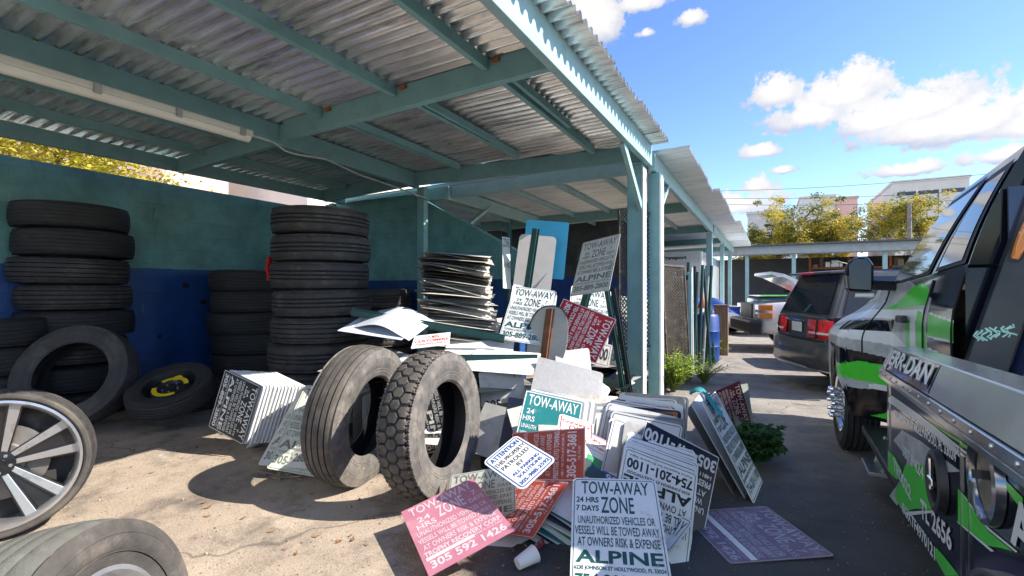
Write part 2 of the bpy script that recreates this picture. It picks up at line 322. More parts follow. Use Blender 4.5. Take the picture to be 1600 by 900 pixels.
# ------------------------------------------------------------------ ground
def ground_material():
    m = bpy.data.materials.new('ground'); m.use_nodes = True
    n = m.node_tree.nodes; l = m.node_tree.links; p = n['Principled BSDF']
    tc = n.new('ShaderNodeTexCoord'); src = tc.outputs['Object']
    def noise(sc, det=8, ro=.62, vec=src):
        q = n.new('ShaderNodeTexNoise'); q.inputs['Scale'].default_value = sc; q.inputs['Detail'].default_value = det; q.inputs['Roughness'].default_value = ro
        l.new(vec, q.inputs['Vector']); return q.outputs['Fac']
    def ramp(f, a, b, ca, cb):
        r = n.new('ShaderNodeValToRGB'); r.color_ramp.elements[0].position = a; r.color_ramp.elements[1].position = b
        r.color_ramp.elements[0].color = ca + (1,); r.color_ramp.elements[1].color = cb + (1,); l.new(f, r.inputs[0]); return r.outputs[0]
    def mix(f, a, b):
        x = n.new('ShaderNodeMixRGB'); l.new(f, x.inputs[0]); l.new(a, x.inputs[1]); l.new(b, x.inputs[2]); return x.outputs[0]
    def M(op, a, b):
        q = n.new('ShaderNodeMath'); q.operation = op
        for i, x in enumerate((a, b)):
            if isinstance(x, (int, float)): q.inputs[i].default_value = x
            else: l.new(x, q.inputs[i])
        return q.outputs[0]
    sand = ramp(noise(1.6), .32, .68, (.25, .195, .145), (.54, .44, .335))
    fine = ramp(noise(70, 5), .35, .7, (.25, .20, .155), (.56, .47, .37))
    mx = n.new('ShaderNodeMixRGB'); mx.inputs[0].default_value = .45; l.new(sand, mx.inputs[1]); l.new(fine, mx.inputs[2]); sand = mx.outputs[0]
    stain = ramp(noise(2.4, 9, .72), .49, .66, (0, 0, 0), (1, 1, 1))
    dk = n.new('ShaderNodeRGB'); dk.outputs[0].default_value = (.12, .10, .085, 1)
    st = n.new('ShaderNodeMath'); st.operation = 'MULTIPLY'; st.inputs[1].default_value = .85; l.new(stain, st.inputs[0])
    sand = mix(st.outputs[0], sand, dk.outputs[0])
    asp = ramp(noise(130, 4), .35, .72, (.040, .042, .045), (.105, .105, .105))
    aspb = ramp(noise(1.3), .35, .7, (.05, .052, .056), (.12, .115, .11))
    m2 = n.new('ShaderNodeMixRGB'); m2.inputs[0].default_value = .5; l.new(asp, m2.inputs[1]); l.new(aspb, m2.inputs[2]); asp = m2.outputs[0]
    oil = ramp(noise(5.5, 6, .6), .66, .72, (0, 0, 0), (.6, .6, .6)); sand = mix(oil, sand, dk.outputs[0])
    spk = ramp(noise(260, 3), .60, .68, (0, 0, 0), (.55, .55, .55)); sand = mix(spk, sand, dk.outputs[0])
    # the lane further off is worn and sandy; concrete pad under the shelter
    sep = n.new('ShaderNodeSeparateXYZ'); l.new(src, sep.inputs[0])
    wob = M('MULTIPLY', M('SUBTRACT', noise(1.1), .5), 1.1)
    padx = M('ADD', sep.outputs['X'], wob)
    pad = n.new('ShaderNodeMapRange'); pad.inputs['From Min'].default_value = -1.15; pad.inputs['From Max'].default_value = -1.75; l.new(padx, pad.inputs['Value'])
    worn_c = ramp(noise(3, 8, .7), .3, .75, (.19, .175, .155), (.43, .385, .34))
    yy = M('ADD', sep.outputs['Y'], M('MULTIPLY', M('SUBTRACT', noise(.9), .5), 5.0))
    worn = n.new('ShaderNodeMapRange'); worn.inputs['From Min'].default_value = 3.6; worn.inputs['From Max'].default_value = 6.0; worn.inputs['To Max'].default_value = .85; l.new(yy, worn.inputs['Value'])
    asp = mix(worn.outputs[0], asp, worn_c)
    col = mix(pad.outputs[0], asp, sand)
    # old white paint spill
    sp = ramp(noise(4.2, 9, .75), .60, .66, (0, 0, 0), (.75, .75, .75))
    wc = n.new('ShaderNodeRGB'); wc.outputs[0].default_value = (.45, .45, .44, 1)
    d = n.new('ShaderNodeVectorMath'); d.operation = 'DISTANCE'; d.inputs[1].default_value = (-4.6, 2.3, 0); l.new(src, d.inputs[0])
    near = n.new('ShaderNodeMapRange'); near.inputs['From Min'].default_value = 1.3; near.inputs['From Max'].default_value = .4; l.new(d.outputs['Value'], near.inputs['Value'])
    col = mix(M('MULTIPLY', sp, near.outputs[0]), col, wc.outputs[0])
    # hairline cracks
    vo = n.new('ShaderNodeTexVoronoi'); vo.feature = 'DISTANCE_TO_EDGE'; vo.inputs['Scale'].default_value = .45
    va = n.new('ShaderNodeVectorMath'); va.operation = 'ADD'; l.new(src, va.inputs[0])
    nv = n.new('ShaderNodeTexNoise'); nv.inputs['Scale'].default_value = 2.2; l.new(src, nv.inputs['Vector'])
    vm = n.new('ShaderNodeVectorMath'); vm.operation = 'SCALE'; vm.inputs['Scale'].default_value = .7; l.new(nv.outputs['Color'], vm.inputs[0]); l.new(vm.outputs[0], va.inputs[1]); l.new(va.outputs[0], vo.inputs['Vector'])
    cr = ramp(vo.outputs['Distance'], .002, .008, (.55, .55, .55), (0, 0, 0))
    bk = n.new('ShaderNodeRGB'); bk.outputs[0].default_value = (.05, .045, .04, 1)
    col = mix(cr, col, bk.outputs[0])
    l.new(col, p.inputs['Base Color']); p.inputs['Roughness'].default_value = .9
    b = n.new('ShaderNodeBump'); b.inputs['Strength'].default_value = .8; b.inputs['Distance'].default_value = .02
    bh = M('ADD', M('MULTIPLY', noise(90, 6), .5), M('MULTIPLY', noise(9, 6), .8)); l.new(bh, b.inputs['Height']); l.new(b.outputs[0], p.inputs['Normal'])
    return m
g = MB(); g.grid(lambda a, b: (-400 + 800 * a, -400 + 800 * b, 0), 8, 8)
struct(g.build('ground', ground_material(), local=True))

# ------------------------------------------------------------------ block walls (teal over blue)
def wall_material(name, top, low, zline, axis):
    m = bpy.data.materials.new(name); m.use_nodes = True
    n = m.node_tree.nodes; l = m.node_tree.links; p = n['Principled BSDF']
    ge = n.new('ShaderNodeNewGeometry'); sep = n.new('ShaderNodeSeparateXYZ'); l.new(ge.outputs['Position'], sep.inputs[0])
    ns = n.new('ShaderNodeTexNoise'); ns.inputs['Scale'].default_value = 1.6; ns.inputs['Detail'].default_value = 9; ns.inputs['Roughness'].default_value = .68; l.new(ge.outputs['Position'], ns.inputs['Vector'])
    def vr(c):
        r = n.new('ShaderNodeValToRGB'); r.color_ramp.elements[0].position = .3; r.color_ramp.elements[1].position = .72
        r.color_ramp.elements[0].color = tuple(x * .55 for x in c) + (1,); r.color_ramp.elements[1].color = tuple(x * 1.45 for x in c) + (1,)
        l.new(ns.outputs['Fac'], r.inputs[0]); return r.outputs[0]
    nz = n.new('ShaderNodeTexNoise'); nz.inputs['Scale'].default_value = 5; l.new(ge.outputs['Position'], nz.inputs['Vector'])
    a = n.new('ShaderNodeMath'); a.operation = 'MULTIPLY_ADD'; a.inputs[1].default_value = .03; l.new(nz.outputs['Fac'], a.inputs[0]); l.new(sep.outputs['Z'], a.inputs[2])
    gt = n.new('ShaderNodeMath'); gt.operation = 'GREATER_THAN'; gt.inputs[1].default_value = zline + .015; l.new(a.outputs[0], gt.inputs[0])
    mx = n.new('ShaderNodeMixRGB'); l.new(gt.outputs[0], mx.inputs[0]); l.new(vr(low), mx.inputs[1]); l.new(vr(top), mx.inputs[2])
    # scuffs and peeled patches with their own shapes, and vertical runs
    sc = n.new('ShaderNodeMapping'); sc.inputs['Scale'].default_value = (2.2, 2.2, .45); l.new(ge.outputs['Position'], sc.inputs[0])
    s1 = n.new('ShaderNodeTexNoise'); s1.inputs['Scale'].default_value = 2.6; s1.inputs['Detail'].default_value = 10; s1.inputs['Roughness'].default_value = .75; l.new(sc.outputs[0], s1.inputs['Vector'])
    r1 = n.new('ShaderNodeValToRGB'); r1.color_ramp.elements[0].position = .58; r1.color_ramp.elements[1].position = .64; r1.color_ramp.elements[1].color = (.35, .35, .35, 1); l.new(s1.outputs['Fac'], r1.inputs[0])
    pl = n.new('ShaderNodeMixRGB'); pl.inputs[2].default_value = (.22, .26, .25, 1); l.new(r1.outputs[0], pl.inputs[0]); l.new(mx.outputs[0], pl.inputs[1])
    r3 = n.new('ShaderNodeValToRGB'); r3.color_ramp.elements[0].position = .33; r3.color_ramp.elements[1].position = .40; r3.color_ramp.elements[0].color = (.5, .5, .5, 1); r3.color_ramp.elements[1].color = (0, 0, 0, 1); l.new(s1.outputs['Fac'], r3.inputs[0])
    pk_ = n.new('ShaderNodeMixRGB'); pk_.inputs[2].default_value = (.02, .03, .035, 1); l.new(r3.outputs[0], pk_.inputs[0]); l.new(pl.outputs[0], pk_.inputs[1])
    l.new(pk_.outputs[0], p.inputs['Base Color']); p.inputs['Roughness'].default_value = .5
    cb = n.new('ShaderNodeCombineXYZ'); l.new(sep.outputs['Y' if axis == 'x' else 'X'], cb.inputs['X']); l.new(sep.outputs['Z'], cb.inputs['Y'])
    br = n.new('ShaderNodeTexBrick'); br.inputs['Scale'].default_value = 1; br.inputs['Brick Width'].default_value = .4; br.inputs['Row Height'].default_value = .2; br.inputs['Mortar Size'].default_value = .006; br.inputs['Mortar Smooth'].default_value = .5
    br.inputs['Color1'].default_value = (1, 1, 1, 1); br.inputs['Color2'].default_value = (1, 1, 1, 1); br.inputs['Mortar'].default_value = (0, 0, 0, 1)
    l.new(cb.outputs[0], br.inputs['Vector'])
    fn = n.new('ShaderNodeTexNoise'); fn.inputs['Scale'].default_value = 35; fn.inputs['Detail'].default_value = 6; l.new(ge.outputs['Position'], fn.inputs['Vector'])
    ad = n.new('ShaderNodeMath'); ad.operation = 'MULTIPLY_ADD'; ad.inputs[1].default_value = .5; l.new(fn.outputs['Fac'], ad.inputs[0]); l.new(br.outputs['Color'], ad.inputs[2])
    b = n.new('ShaderNodeBump'); b.inputs['Strength'].default_value = .5; b.inputs['Distance'].default_value = .015; l.new(ad.outputs[0], b.inputs['Height']); l.new(b.outputs[0], p.inputs['Normal'])
    return m
wallm = wall_material('painted_block_wall', (.10, .255, .25), (.006, .055, .215), 1.73, 'x')
wallm2 = wall_material('painted_block_wall_end', (.11, .28, .28), (.006, .055, .20), 1.60, 'y')
w = MB(); w.box(-7.55, -7.3, -3, 24, 0, 2.9)
# broken holes in the blue blocks, inner shade painted as flat dark patches
left_wall = w.build('block_wall', wallm)
tag(left_wall, 'long block wall painted teal over blue behind the stacked tyres', 'wall')
hm = MB()
for (u, v, rr) in ((290, 446, .055), (318, 472, .05), (249, 526, .035)):
    c = on_x(u, v, -7.3)
    pts = []
    for k in range(14):
        t = k / 14 * 2 * math.pi; q = rr * R_.uniform(.7, 1.15); pts.append((c.y + q * math.cos(t), c.z + q * .8 * math.sin(t)))
    hm.add([(-7.296, a, b) for a, b in pts], [tuple(range(14))])
hm.build('broken_hole_shade', mat('hole_shade_paint', (.012, .010, .010), .95), left_wall)
# end wall with a raking top
e = MB(); poly = [(-7.29, 0), (-3.22, 0), (-3.22, 1.98), (-4.62, 2.72), (-5.2, 3.02), (-7.29, 3.02)]
e.M = Matrix(((1, 0, 0, 0), (0, 0, 1, 0), (0, 1, 0, 0), (0, 0, 0, 1)))
e.prism(poly, 6.2, 6.4)
end_wall = e.build('block_wall', wallm2)
tag(end_wall, 'teal and blue end wall with a sloping top edge behind the tall heap of bent signs', 'wall')
d = MB(); d.box(-7.29, -2.55, 11.3, 11.5, 0, 3.15)
tag(d.build('block_wall', wall_material('grey_block_wall', (.05, .055, .065), (.010, .05, .22), 1.75, 'y')), 'dark grey and blue wall at the back of the second shelter bay', 'wall')

# ------------------------------------------------------------------ shelter, first bay
def rz(x, y=0): return 3.29 + .028 * (x + 1.4)      # top of beams, falls to the rear
sh = thing('metal_roof_shelter', 'teal timber shelter with corrugated metal roof over the tyres and signs, nearest bay', 'shelter', (-4.2, 3, 0))
def beam(p, q, w, h, m=teal, name='beam', par=None, bev=.006): 
    b = MB(); b.bar(p, q, w, h); return b.build(name, m, par or sh, bevel=bev)
BY0 = -1.6
# fascia beam on the lane side, in lengths
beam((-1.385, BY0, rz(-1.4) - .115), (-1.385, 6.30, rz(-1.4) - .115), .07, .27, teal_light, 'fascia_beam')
beam((-4.5, BY0, rz(-4.5) - .11), (-4.72, 5.72, rz(-4.6) - .11), .08, .22, teal, 'long_beam')
beam((-6.75, BY0, rz(-6.7) - .09), (-6.75, 6.15, rz(-6.7) - .09), .08, .16, teal, 'rear_beam')
# cross beams
for (xa, ya, xb, yb) in ((-1.44, 3.29, -4.46, 3.29), (-4.56, 3.35, -6.7, 3.42), (-1.44, 6.2, -4.70, 5.62), (-4.76, 5.6, -6.7, 5.7), (-1.44, .2, -4.46, .2)):
    beam((xa, ya, rz(xa) - .10), (xb, yb, rz(xb) - .10), .07, .20, teal, 'cross_beam')
# purlins between the cross beams
for x in (-1.98, -2.92, -3.86, -5.25, -6.05):
    for (ya, yb) in ((BY0, .16), (.24, 3.25), (3.33, 5.58 if x < -2.5 else 5.9)):
        dx = R_.uniform(-.02, .02)
        beam((x + dx, ya, rz(x) - .045), (x + dx - .02, yb, rz(x) - .045), .05 if x > -4.5 else .045, .09, teal, 'purlin', bev=.004)
        if ya > 3 and x > -4.5: beam((x + .09, ya, rz(x) - .055), (x + .07, ya + 1.5, rz(x) - .055), .04, .07, teal, 'purlin', bev=.004)
rm = MB()
for x in (-1.98, -2.92, -3.86): rm.box(x + .05, x + .12, 3.22, 3.253, rz(x) - .045, rz(x) - .016)
rm.build('rusty_bracket', rust, sh)
# posts
def post(x, y, w, d, z1, m=teal, par=None, name='post'):
    b = MB(); b.box(x - w / 2, x + w / 2, y - d / 2, y + d / 2, 0, z1); return b.build(name, m, par or sh, bevel=.008)
post(-1.53, 6.18, .19, .15, 3.04, teal)
b = MB(); b.box(-1.434, -1.415, 6.09, 6.27, 0, 3.0); b.build('sunlit_side_strip', mat('sunlit_post_tone', (.55, .62, .62), .5, var=.1, dirt=(.3, .3, .26), dirt_amt=.25), sh)  # paler strip added to paint the sunlit side of the post
post(-4.62, 5.72, .13, .10, 2.98, teal)
post(-6.75, 5.9, .09, .09, 2.95, teal)
post(-1.40, -1.2, .14, .14, 3.04, teal); post(-4.5, -1.2, .13, .10, 2.95, teal)
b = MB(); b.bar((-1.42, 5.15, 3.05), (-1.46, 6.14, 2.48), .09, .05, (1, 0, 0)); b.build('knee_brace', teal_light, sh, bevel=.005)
# corrugated sheets
def sheet(y0, y1, x0, x1, zf, m, par, pitch=.118, amp=.028, tilt=0., name='roof_sheet'):
    s = MB(); s.fixn = False; n = max(4, int((y1 - y0) / pitch * 8)); nx = 6
    ph = R_.uniform(0, 6)
    def fn(a, b):
        y = y0 + (y1 - y0) * a; x = x0 + (x1 - x0) * b
        w = math.sin(2 * math.pi * y / pitch); w = max(-.8, min(.8, w * 1.25)) / .8
        return (x, y, zf(x, y) + amp * w + tilt * (a - .5) + .006 * math.sin(x * 2.1 + ph) )
    s.grid(fn, n, nx); return s.build(name, m, par, smooth=True, angle=80)
y = BY0; k = 0
while y < 6.25:
    y1 = min(y + .92, 6.27)
    sheet(y, y1 + .03, -3.75 + R_.uniform(-.3, .2), -1.15 + R_.uniform(-.015, .015), lambda a, b, k=k: rz(a) + .028 + .004 * (k % 2), galv, sh, tilt=.006)
    sheet(y, y1 + .03, -7.05, -3.5 + R_.uniform(-.2, .2), lambda a, b, k=k: rz(a) + .034 + .004 * (k % 2), galv, sh, tilt=-.006)
    y = y1; k += 1

# second and third bays along the lane
s2 = thing('metal_roof_shelter', 'second shelter bay beyond the nearest one, with the lower overhanging corrugated roof', 'shelter', (-4, 10, 0))
def rz2(x, y=0): return 3.20 + .02 * (x + 1.4) - .012 * (y - 6.4)
for yy in (6.46, 9.9, 13.3):
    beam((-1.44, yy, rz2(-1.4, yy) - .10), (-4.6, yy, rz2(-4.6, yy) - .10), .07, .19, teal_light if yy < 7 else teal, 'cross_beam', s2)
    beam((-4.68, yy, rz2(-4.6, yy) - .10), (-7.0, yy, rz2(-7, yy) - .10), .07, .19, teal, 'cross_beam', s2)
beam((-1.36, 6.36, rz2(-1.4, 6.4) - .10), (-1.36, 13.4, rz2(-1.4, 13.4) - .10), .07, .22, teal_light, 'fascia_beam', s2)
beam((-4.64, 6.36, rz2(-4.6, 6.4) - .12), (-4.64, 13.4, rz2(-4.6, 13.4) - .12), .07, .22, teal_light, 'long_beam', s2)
for x in (-2.2, -3.0, -3.8, -5.4, -6.2):
    for ya, yb in ((6.5, 9.86), (9.94, 13.26)):
        beam((x, ya, rz2(x, ya) - .04), (x, yb, rz2(x, yb) - .04), .05, .08, teal_light, 'purlin', s2)
post(-1.36, 6.50, .14, .15, 2.98, teal, s2)
b = MB(); b.box(-1.289, -1.265, 6.42, 6.62, 0, 2.96); b.build('sunlit_side_strip', MATS['sunlit_post_tone'], s2); post(-1.40, 13.3, .14, .14, 2.9, teal_light, s2); post(-4.64, 9.9, .12, .12, 2.9, teal, s2)  # pale strip puts sunlight into the colour of this post's side
b = MB(); b.bar((-1.36, 7.35, 2.98), (-1.36, 6.60, 2.42), .05, .08, (1, 0, 0)); b.build('knee_brace', teal_light, s2)
b = MB(); b.bar((-4.6, 7.6, 2.95), (-4.6, 6.9, 2.55), .05, .09, (1, 0, 0)); b.build('knee_brace', teal_light, s2)
y = 6.40; k = 0
while y < 13.5:
    y1 = y + .95
    ov = -.90 if y < 9.0 else -.80
    sheet(y, y1 + .03, -7.05, ov + R_.uniform(-.015, .015), lambda a, b, k=k: rz2(a, b) + .03 + .004 * (k % 2), galv_pale, s2)
    y = y1; k += 1
s3 = thing('metal_roof_shelter', 'third and farthest shelter bay at the end of the row', 'shelter', (-4, 16.8, 0))
def rz3(x, y=0): return 3.14 + .02 * (x + 1.4) - .006 * (y - 13.4)
for yy in (13.55, 16.9, 20.2):
    beam((-1.44, yy, rz3(-1.4, yy) - .09), (-7.0, yy, rz3(-7, yy) - .09), .07, .18, teal, 'cross_beam', s3)
beam((-1.34, 13.5, rz3(-1.4, 13.5) - .10), (-1.34, 20.6, rz3(-1.4, 20.6) - .10), .07, .2, teal_light, 'fascia_beam', s3)
post(-1.40, 16.9, .12, .12, 2.9, teal_light, s3); post(-1.40, 20.2, .13, .13, 2.9, teal_light, s3)
y = 13.5
while y < 20.5:
    sheet(y, y + 1.03, -7.05, -.68, lambda a, b: rz3(a, b) + .03, galv_pale, s3); y += 1.0
# fluorescent fitting and its conduit, hung under the long beam
fx = -4.40
lf = thing('light_fixture', 'long white weatherproof strip light hanging beside the long teal beam', 'light fixture', (fx, 1.9, 2.9))
b = MB(); b.box(fx - .055, fx + .055, .35, 2.86, 2.905, 2.965); b.build('housing', mat('grey_white_plastic', (.66, .67, .62), .45, var=.06, dirt=(.4, .38, .3), dirt_amt=.2), lf, bevel=.012)
b = MB()
b.M = Matrix.Translation((fx, .37, 2.903)) @ Matrix.Rotation(rad(90), 4, 'Z')
b.lathe([(0, .001), (0, .05), (2.47, .05), (2.47, .001)], 20)
b.v = [Vector((p.x, p.y, min(p.z, 2.9035))) for p in b.v]
b.build('diffuser', mat('milky_diffuser', (.74, .74, .68), .3, var=.05), lf, smooth=True)
for yy in (.55, 1.1, 1.65, 2.2, 2.75):
    b = MB(); b.box(fx + .056, fx + .075, yy - .022, yy + .022, 2.885, 2.955); b.build('clip', steel, lf)
b = MB()
b.tube([(fx, 2.86, 2.93), (fx, 3.1, 2.93), (fx - .02, 3.25, 2.88), (fx - .02, 3.42, 2.88), (fx - .06, 3.8, 2.93), (fx - .06, 4.3, 2.86), (fx - .1, 5.0, 2.84), (fx - .12, 5.75, 2.80)], .011, 8)
tag(b.build('conduit', mat('conduit_grey', (.5, .5, .48), .4, metal=.4), None, smooth=True), 'thin grey electrical conduit running on from the strip light along the beam', 'conduit')

# ------------------------------------------------------------------ tyres
def tyre_mesh(mb, R, ri, W, tread='rib', seg=160, mi=0):
    """hollow tyre round local X; material slots: 0 sidewall, 1 tread, 2 liner and darkened tread grooves"""
    tw = W * .40
    nt = 44 if tread in ('hex', 'rib') else 22
    prof = [(-W * .36, ri - .004, 0), (-W * .42, ri + .012, 0), (-W * .44, ri + .03, 0), (-W * .455, ri + .046, 0), (-W * .449, ri + .050, 0), (-W * .470, ri + (R - ri) * .30, 0), (-W * .464, ri + (R - ri) * .315, 0), (-W * .492, ri + (R - ri) * .40, 0), (-W * .500, ri + (R - ri) * .52, 0), (-W * .497, ri + (R - ri) * .61, 0), (-W * .489, ri + (R - ri) * .62, 0), (-W * .493, ri + (R - ri) * .635, 0), (-W * .488, ri + (R - ri) * .68, 0), (-W * .478, ri + (R - ri) * .70, 0), (-W * .462, R - .035, 0), (-W * .445, R - .016, 0)]
    right = [(-x, r, m) for x, r, m in prof[::-1]]
    tr = [(-tw + 2 * tw * i / nt, None, 1) for i in range(nt + 1)]
    inner = [(W * .36, ri + .02, 2), (W * .42, ri + (R - ri) * .45, 2), (W * .36, R - .045, 2), (W * .2, R - .032, 2), (-W * .2, R - .032, 2), (-W * .36, R - .045, 2), (-W * .42, ri + (R - ri) * .45, 2), (-W * .36, ri + .02, 2)]
    loop = prof + tr + right + inner
    k = len(loop); b = len(mb.v)
    hs = .047
    nh = max(6, round(2 * math.pi * R / (hs * 1.732)))       # whole number of hexes round the tread
    pa = 2 * math.pi * R / nh
    ribs = [-.62, -.22, .22, .62] if tread != 'rib5' else [-.7, -.36, 0, .36, .7]
    lows = []
    for i in range(seg):
        th = 2 * math.pi * i / seg; arc = th * R
        for (x, r, m) in loop:
            low = 0
            if r is None:
                q = abs(x) / tw
                r = R - .008 * q * q - .014 * q ** 8
                if tread == 'hex':
                    # distance to the border of hexagonal blocks
                    best = [9, 9]; col = x / (pa * .866)
                    for ci in range(int(math.floor(col)) - 1, int(math.floor(col)) + 3):
                        offs = (ci % 2) * .5; rr = arc / pa - offs; rn = round(rr)
                        for ri_ in (rn - 1, rn, rn + 1):
                            dd = math.hypot(x - ci * pa * .866, (rr - ri_) * pa)
                            best.append(dd)
                    best.sort()
                    gap = best[1] - best[0]
                    if q < .93 and gap < .012: r -= .010 * (1 - gap / .012) ** .5; low = 1
                    if q >= .86 and (arc / pa * 2) % 1 < .22: r -= .012
                elif tread in ('rib', 'rib5'):
                    for g_ in ribs:
                        dx = abs(x / tw - g_)
                        if dx < .024: r -= .011; low = 1
                    if tread == 'rib5' and (i % 3 == 0) and min(abs(abs(x / tw) - z_) for z_ in (.18, .53)) < .10: r -= .006
                else:
                    for g_ in (-.55, -.18, .18, .55):
                        if abs(x / tw - g_) < .06: r -= .006
                    if q > .6 and i % 4 == 0: r -= .006
            elif m == 0 and tread == 'hex' and r > R - .03 and (arc / pa * 4) % 1 < .4: r -= .010
            lows.append(low); mb.v.append(mb.M @ Vector((x, r * math.cos(th), r * math.sin(th))))
    for i in range(seg):
        j = (i + 1) % seg
        for q in range(k):
            q2 = (q + 1) % k
            mb.f.append((b + i * k + q, b + i * k + q2, b + j * k + q2, b + j * k + q)); mb.m.append((2 if lows[i * k + q] + lows[i * k + q2] + lows[j * k + q] + lows[j * k + q2] >= 2 else loop[q][2]) + mi)
def lettering_ring(mb, words, r, x, h, mi=0, z_in=False):
    """raised words on a sidewall"""
    a0 = 0
    for wd, ang in words:
        vs, fs = glyphs(wd, True); span = len(wd) * h * .75 / r
        b = len(mb.v)
        for (p, q) in vs:
            a = ang - span * (p - .5); rr = r + (q - .5) * h
            mb.v.append(mb.M @ Vector((x, rr * math.cos(a), rr * math.sin(a))))
        for f in fs: mb.f.append(tuple(i + b for i in f)); mb.m.append(mi)

def make_tyre(label, R, ri, W, tread, mats, M, group=None, seg=160, cat='tyre'):
    t = thing('tyre', label, cat, M=M, group=group)
    mb = MB(); mb.fixn = False; tyre_mesh(mb, R, ri, W, tread, seg)
    o = mb.build('carcass', mats, t, smooth=True, angle=28, local=True)
    for wd in (('11R 22.5', 1.2), ('REGIONAL', 3.4), ('TUBELESS', 5.3)):
        mb = MB(); lettering_ring(mb, [wd], ri + (R - ri) * .56, W * .5012, .032); mb.build('sidewall_lettering', mats[0], t, local=True)
    return t

# upright truck tyres in the sun
ax1 = (-CF * math.cos(rad(68)) + CR * math.sin(rad(68)) + CU * .05).normalized()
T1 = on_z(679, 771) + Vector((0, 0, .50)) 
make_tyre('dusty truck tyre with hexagon tread blocks standing in the sun by the sign pile', .515, .295, .27, 'hex', [rubber_dusty, rubber_tread, rubber_in], axis_frame(T1, ax1), seg=420)
ax2 = (-CF * math.cos(rad(74)) + CR * math.sin(rad(74)) - CU * .10).normalized()
T2 = on_z(563, 750) + Vector((.0, 0, .505))
make_tyre('dusty truck tyre with plain ribbed tread leaning beside the hexagon tread tyre', .52, .295, .27, 'rib', [rubber_dusty, rubber_tread, rubber_in], axis_frame(T2, ax2), seg=200)
# big tyre leaning on the left stack
ax3 = (-CF * .86 + CR * .16 + CU * .36).normalized()
T3 = at(120, 588, 4.95)
make_tyre('big worn truck tyre leaning against the left tyre stack, lower edge in the sun', .53, .335, .27, 'plain', [mat('worn_rubber', (.05, .046, .043), .8, var=.35, vs=6, bump=.2, bs=120, dirt=(.11, .10, .085), dirt_amt=.5, ds=4), rubber, rubber_in], axis_frame(T3, ax3), seg=120)

# stacks: one tyre of each kind, then copies
def stack(base, n, th, R, proto, names, group, jitter=.02, tilt=.015):
    for i in range(n):
        ax = Vector((R_.uniform(-tilt, tilt), R_.uniform(-tilt, tilt), 1))
        M = axis_frame(Vector(base) + Vector((R_.uniform(-jitter, jitter), R_.uniform(-jitter, jitter), th * (i + .5))), ax, (0, 1, 0)) @ Matrix.Rotation(R_.uniform(0, 6), 4, 'X')
        M = M @ Matrix.Scale(R_.uniform(.965, 1.025), 4)
        pr = R_.choice(proto) if isinstance(proto, list) else proto
        copy_tree(pr, M, label=names(i, n), group=group)
ORD = ['bottom', 'second', 'third', 'fourth', 'fifth', 'sixth', 'seventh', 'eighth', 'ninth']
def ord_(i, n): return 'topmost' if i == n - 1 else ('bottom' if i == 0 else ORD[i] + ' from the ground')
pa = make_tyre('x', .525, .30, .288, 'rib5', [rubber, rubber, rubber_in], Matrix.Identity(4), seg=160)
pc = make_tyre('x', .53, .30, .286, 'rib', [rubber, rubber, rubber_in], Matrix.Identity(4), seg=110)
pb = make_tyre('x', .545, .31, .298, 'plain', [rubber_plain, rubber_plain, rubber_in], Matrix.Identity(4), seg=100)
cs = at(503, 600, 5.42); cs.z = 0
stack(cs, 8, .291, .5, [pa, pa, pc], lambda i, n: f'ribbed black truck tyre, {ord_(i, n)} in the tall centre stack', 'tyres in the centre stack', .022)
ls = at(116, 600, 5.62); ls.z = 0
stack(ls, 8, .302, .5, [pb, pb, pc], lambda i, n: f'smooth worn truck tyre, {ord_(i, n)} in the left stack by the wall', 'tyres in the left stack', .028)
bs_ = on_x(395, 500, -6.55); bs_.z = 0
stack((bs_.x, bs_.y, 0), 6, .285, .5, pb, lambda i, n: f'black tyre {ord_(i, n)} in the shadowed stack behind the centre stack', 'tyres in the back stack', .04, .02)
r2 = on_y(590, 460, 5.6); 
stack((r2.x, r2.y, 0), 5, .29, .5, pa, lambda i, n: f'dark tyre {ord_(i, n)} in the low stack right of the centre one', 'tyres in the low back stack', .03)
l2 = at(-20, 560, 5.0)
stack((l2.x, l2.y, 0), 4, .29, .5, pb, lambda i, n: f'black tyre {ord_(i, n)} in the stack cut by the left picture edge', 'tyres at the left edge', .03)
fl = at(290, 590, 6.0)
copy_tree(pb, axis_frame((fl.x, fl.y, .16), (0.03, .02, 1), (0, 1, 0)), label='black tyre lying flat behind the yellow marked spare wheel')
fl = at(330, 560, 6.9)
copy_tree(pb, axis_frame((fl.x, fl.y, .16), (0.0, .03, 1), (0, 1, 0)), label='black tyre lying flat by the blue wall beside the dark stack')
for p_ in (pa, pb, pc):
    for ch in list(p_.children): bpy.data.objects.remove(ch)
    bpy.data.objects.remove(p_)

def rim(mb_list, R, W):
    pass
# spare wheel with yellow half rings
ax4 = (-CF * .42 + CR * .02 + CU * .84).normalized()
SW = at(268, 610, 5.05)
sp = thing('spare_wheel', 'black steel spare wheel with curved yellow stickers lying tilted by the wall', 'wheel', M=axis_frame(SW, ax4))
mb = MB(); mb.fixn = False; tyre_mesh(mb, .40, .245, .20, 'plain', 100); mb.build('tyre', [rubber_plain, rubber_plain, rubber_in], sp, smooth=True, angle=28, local=True)
mb = MB(); mb.lathe([(.075, .250), (.082, .236), (.05, .222), (.00, .205), (.035, .165), (.045, .125), (.02, .10), (.02, .045), (.035, .04), (.035, .001)], 48)
mb.build('steel_rim', mat('black_steel_rim', (.02, .02, .022), .4, metal=.3, var=.2), sp, smooth=True, local=True)
mb = MB()
for k in range(14):
    a = 2 * math.pi * k / 14; mb.M = Matrix.Rotation(a, 4, 'X') @ Matrix.Translation((.021, .188, 0)); mb.lathe([(0, .001), (.003, .018)], 10)
mb.build('vent_holes', mat('hole_black', (.003, .003, .003), .9), sp, local=True)
yel = mat('yellow_sticker', (.78, .56, .01), .4, var=.1)
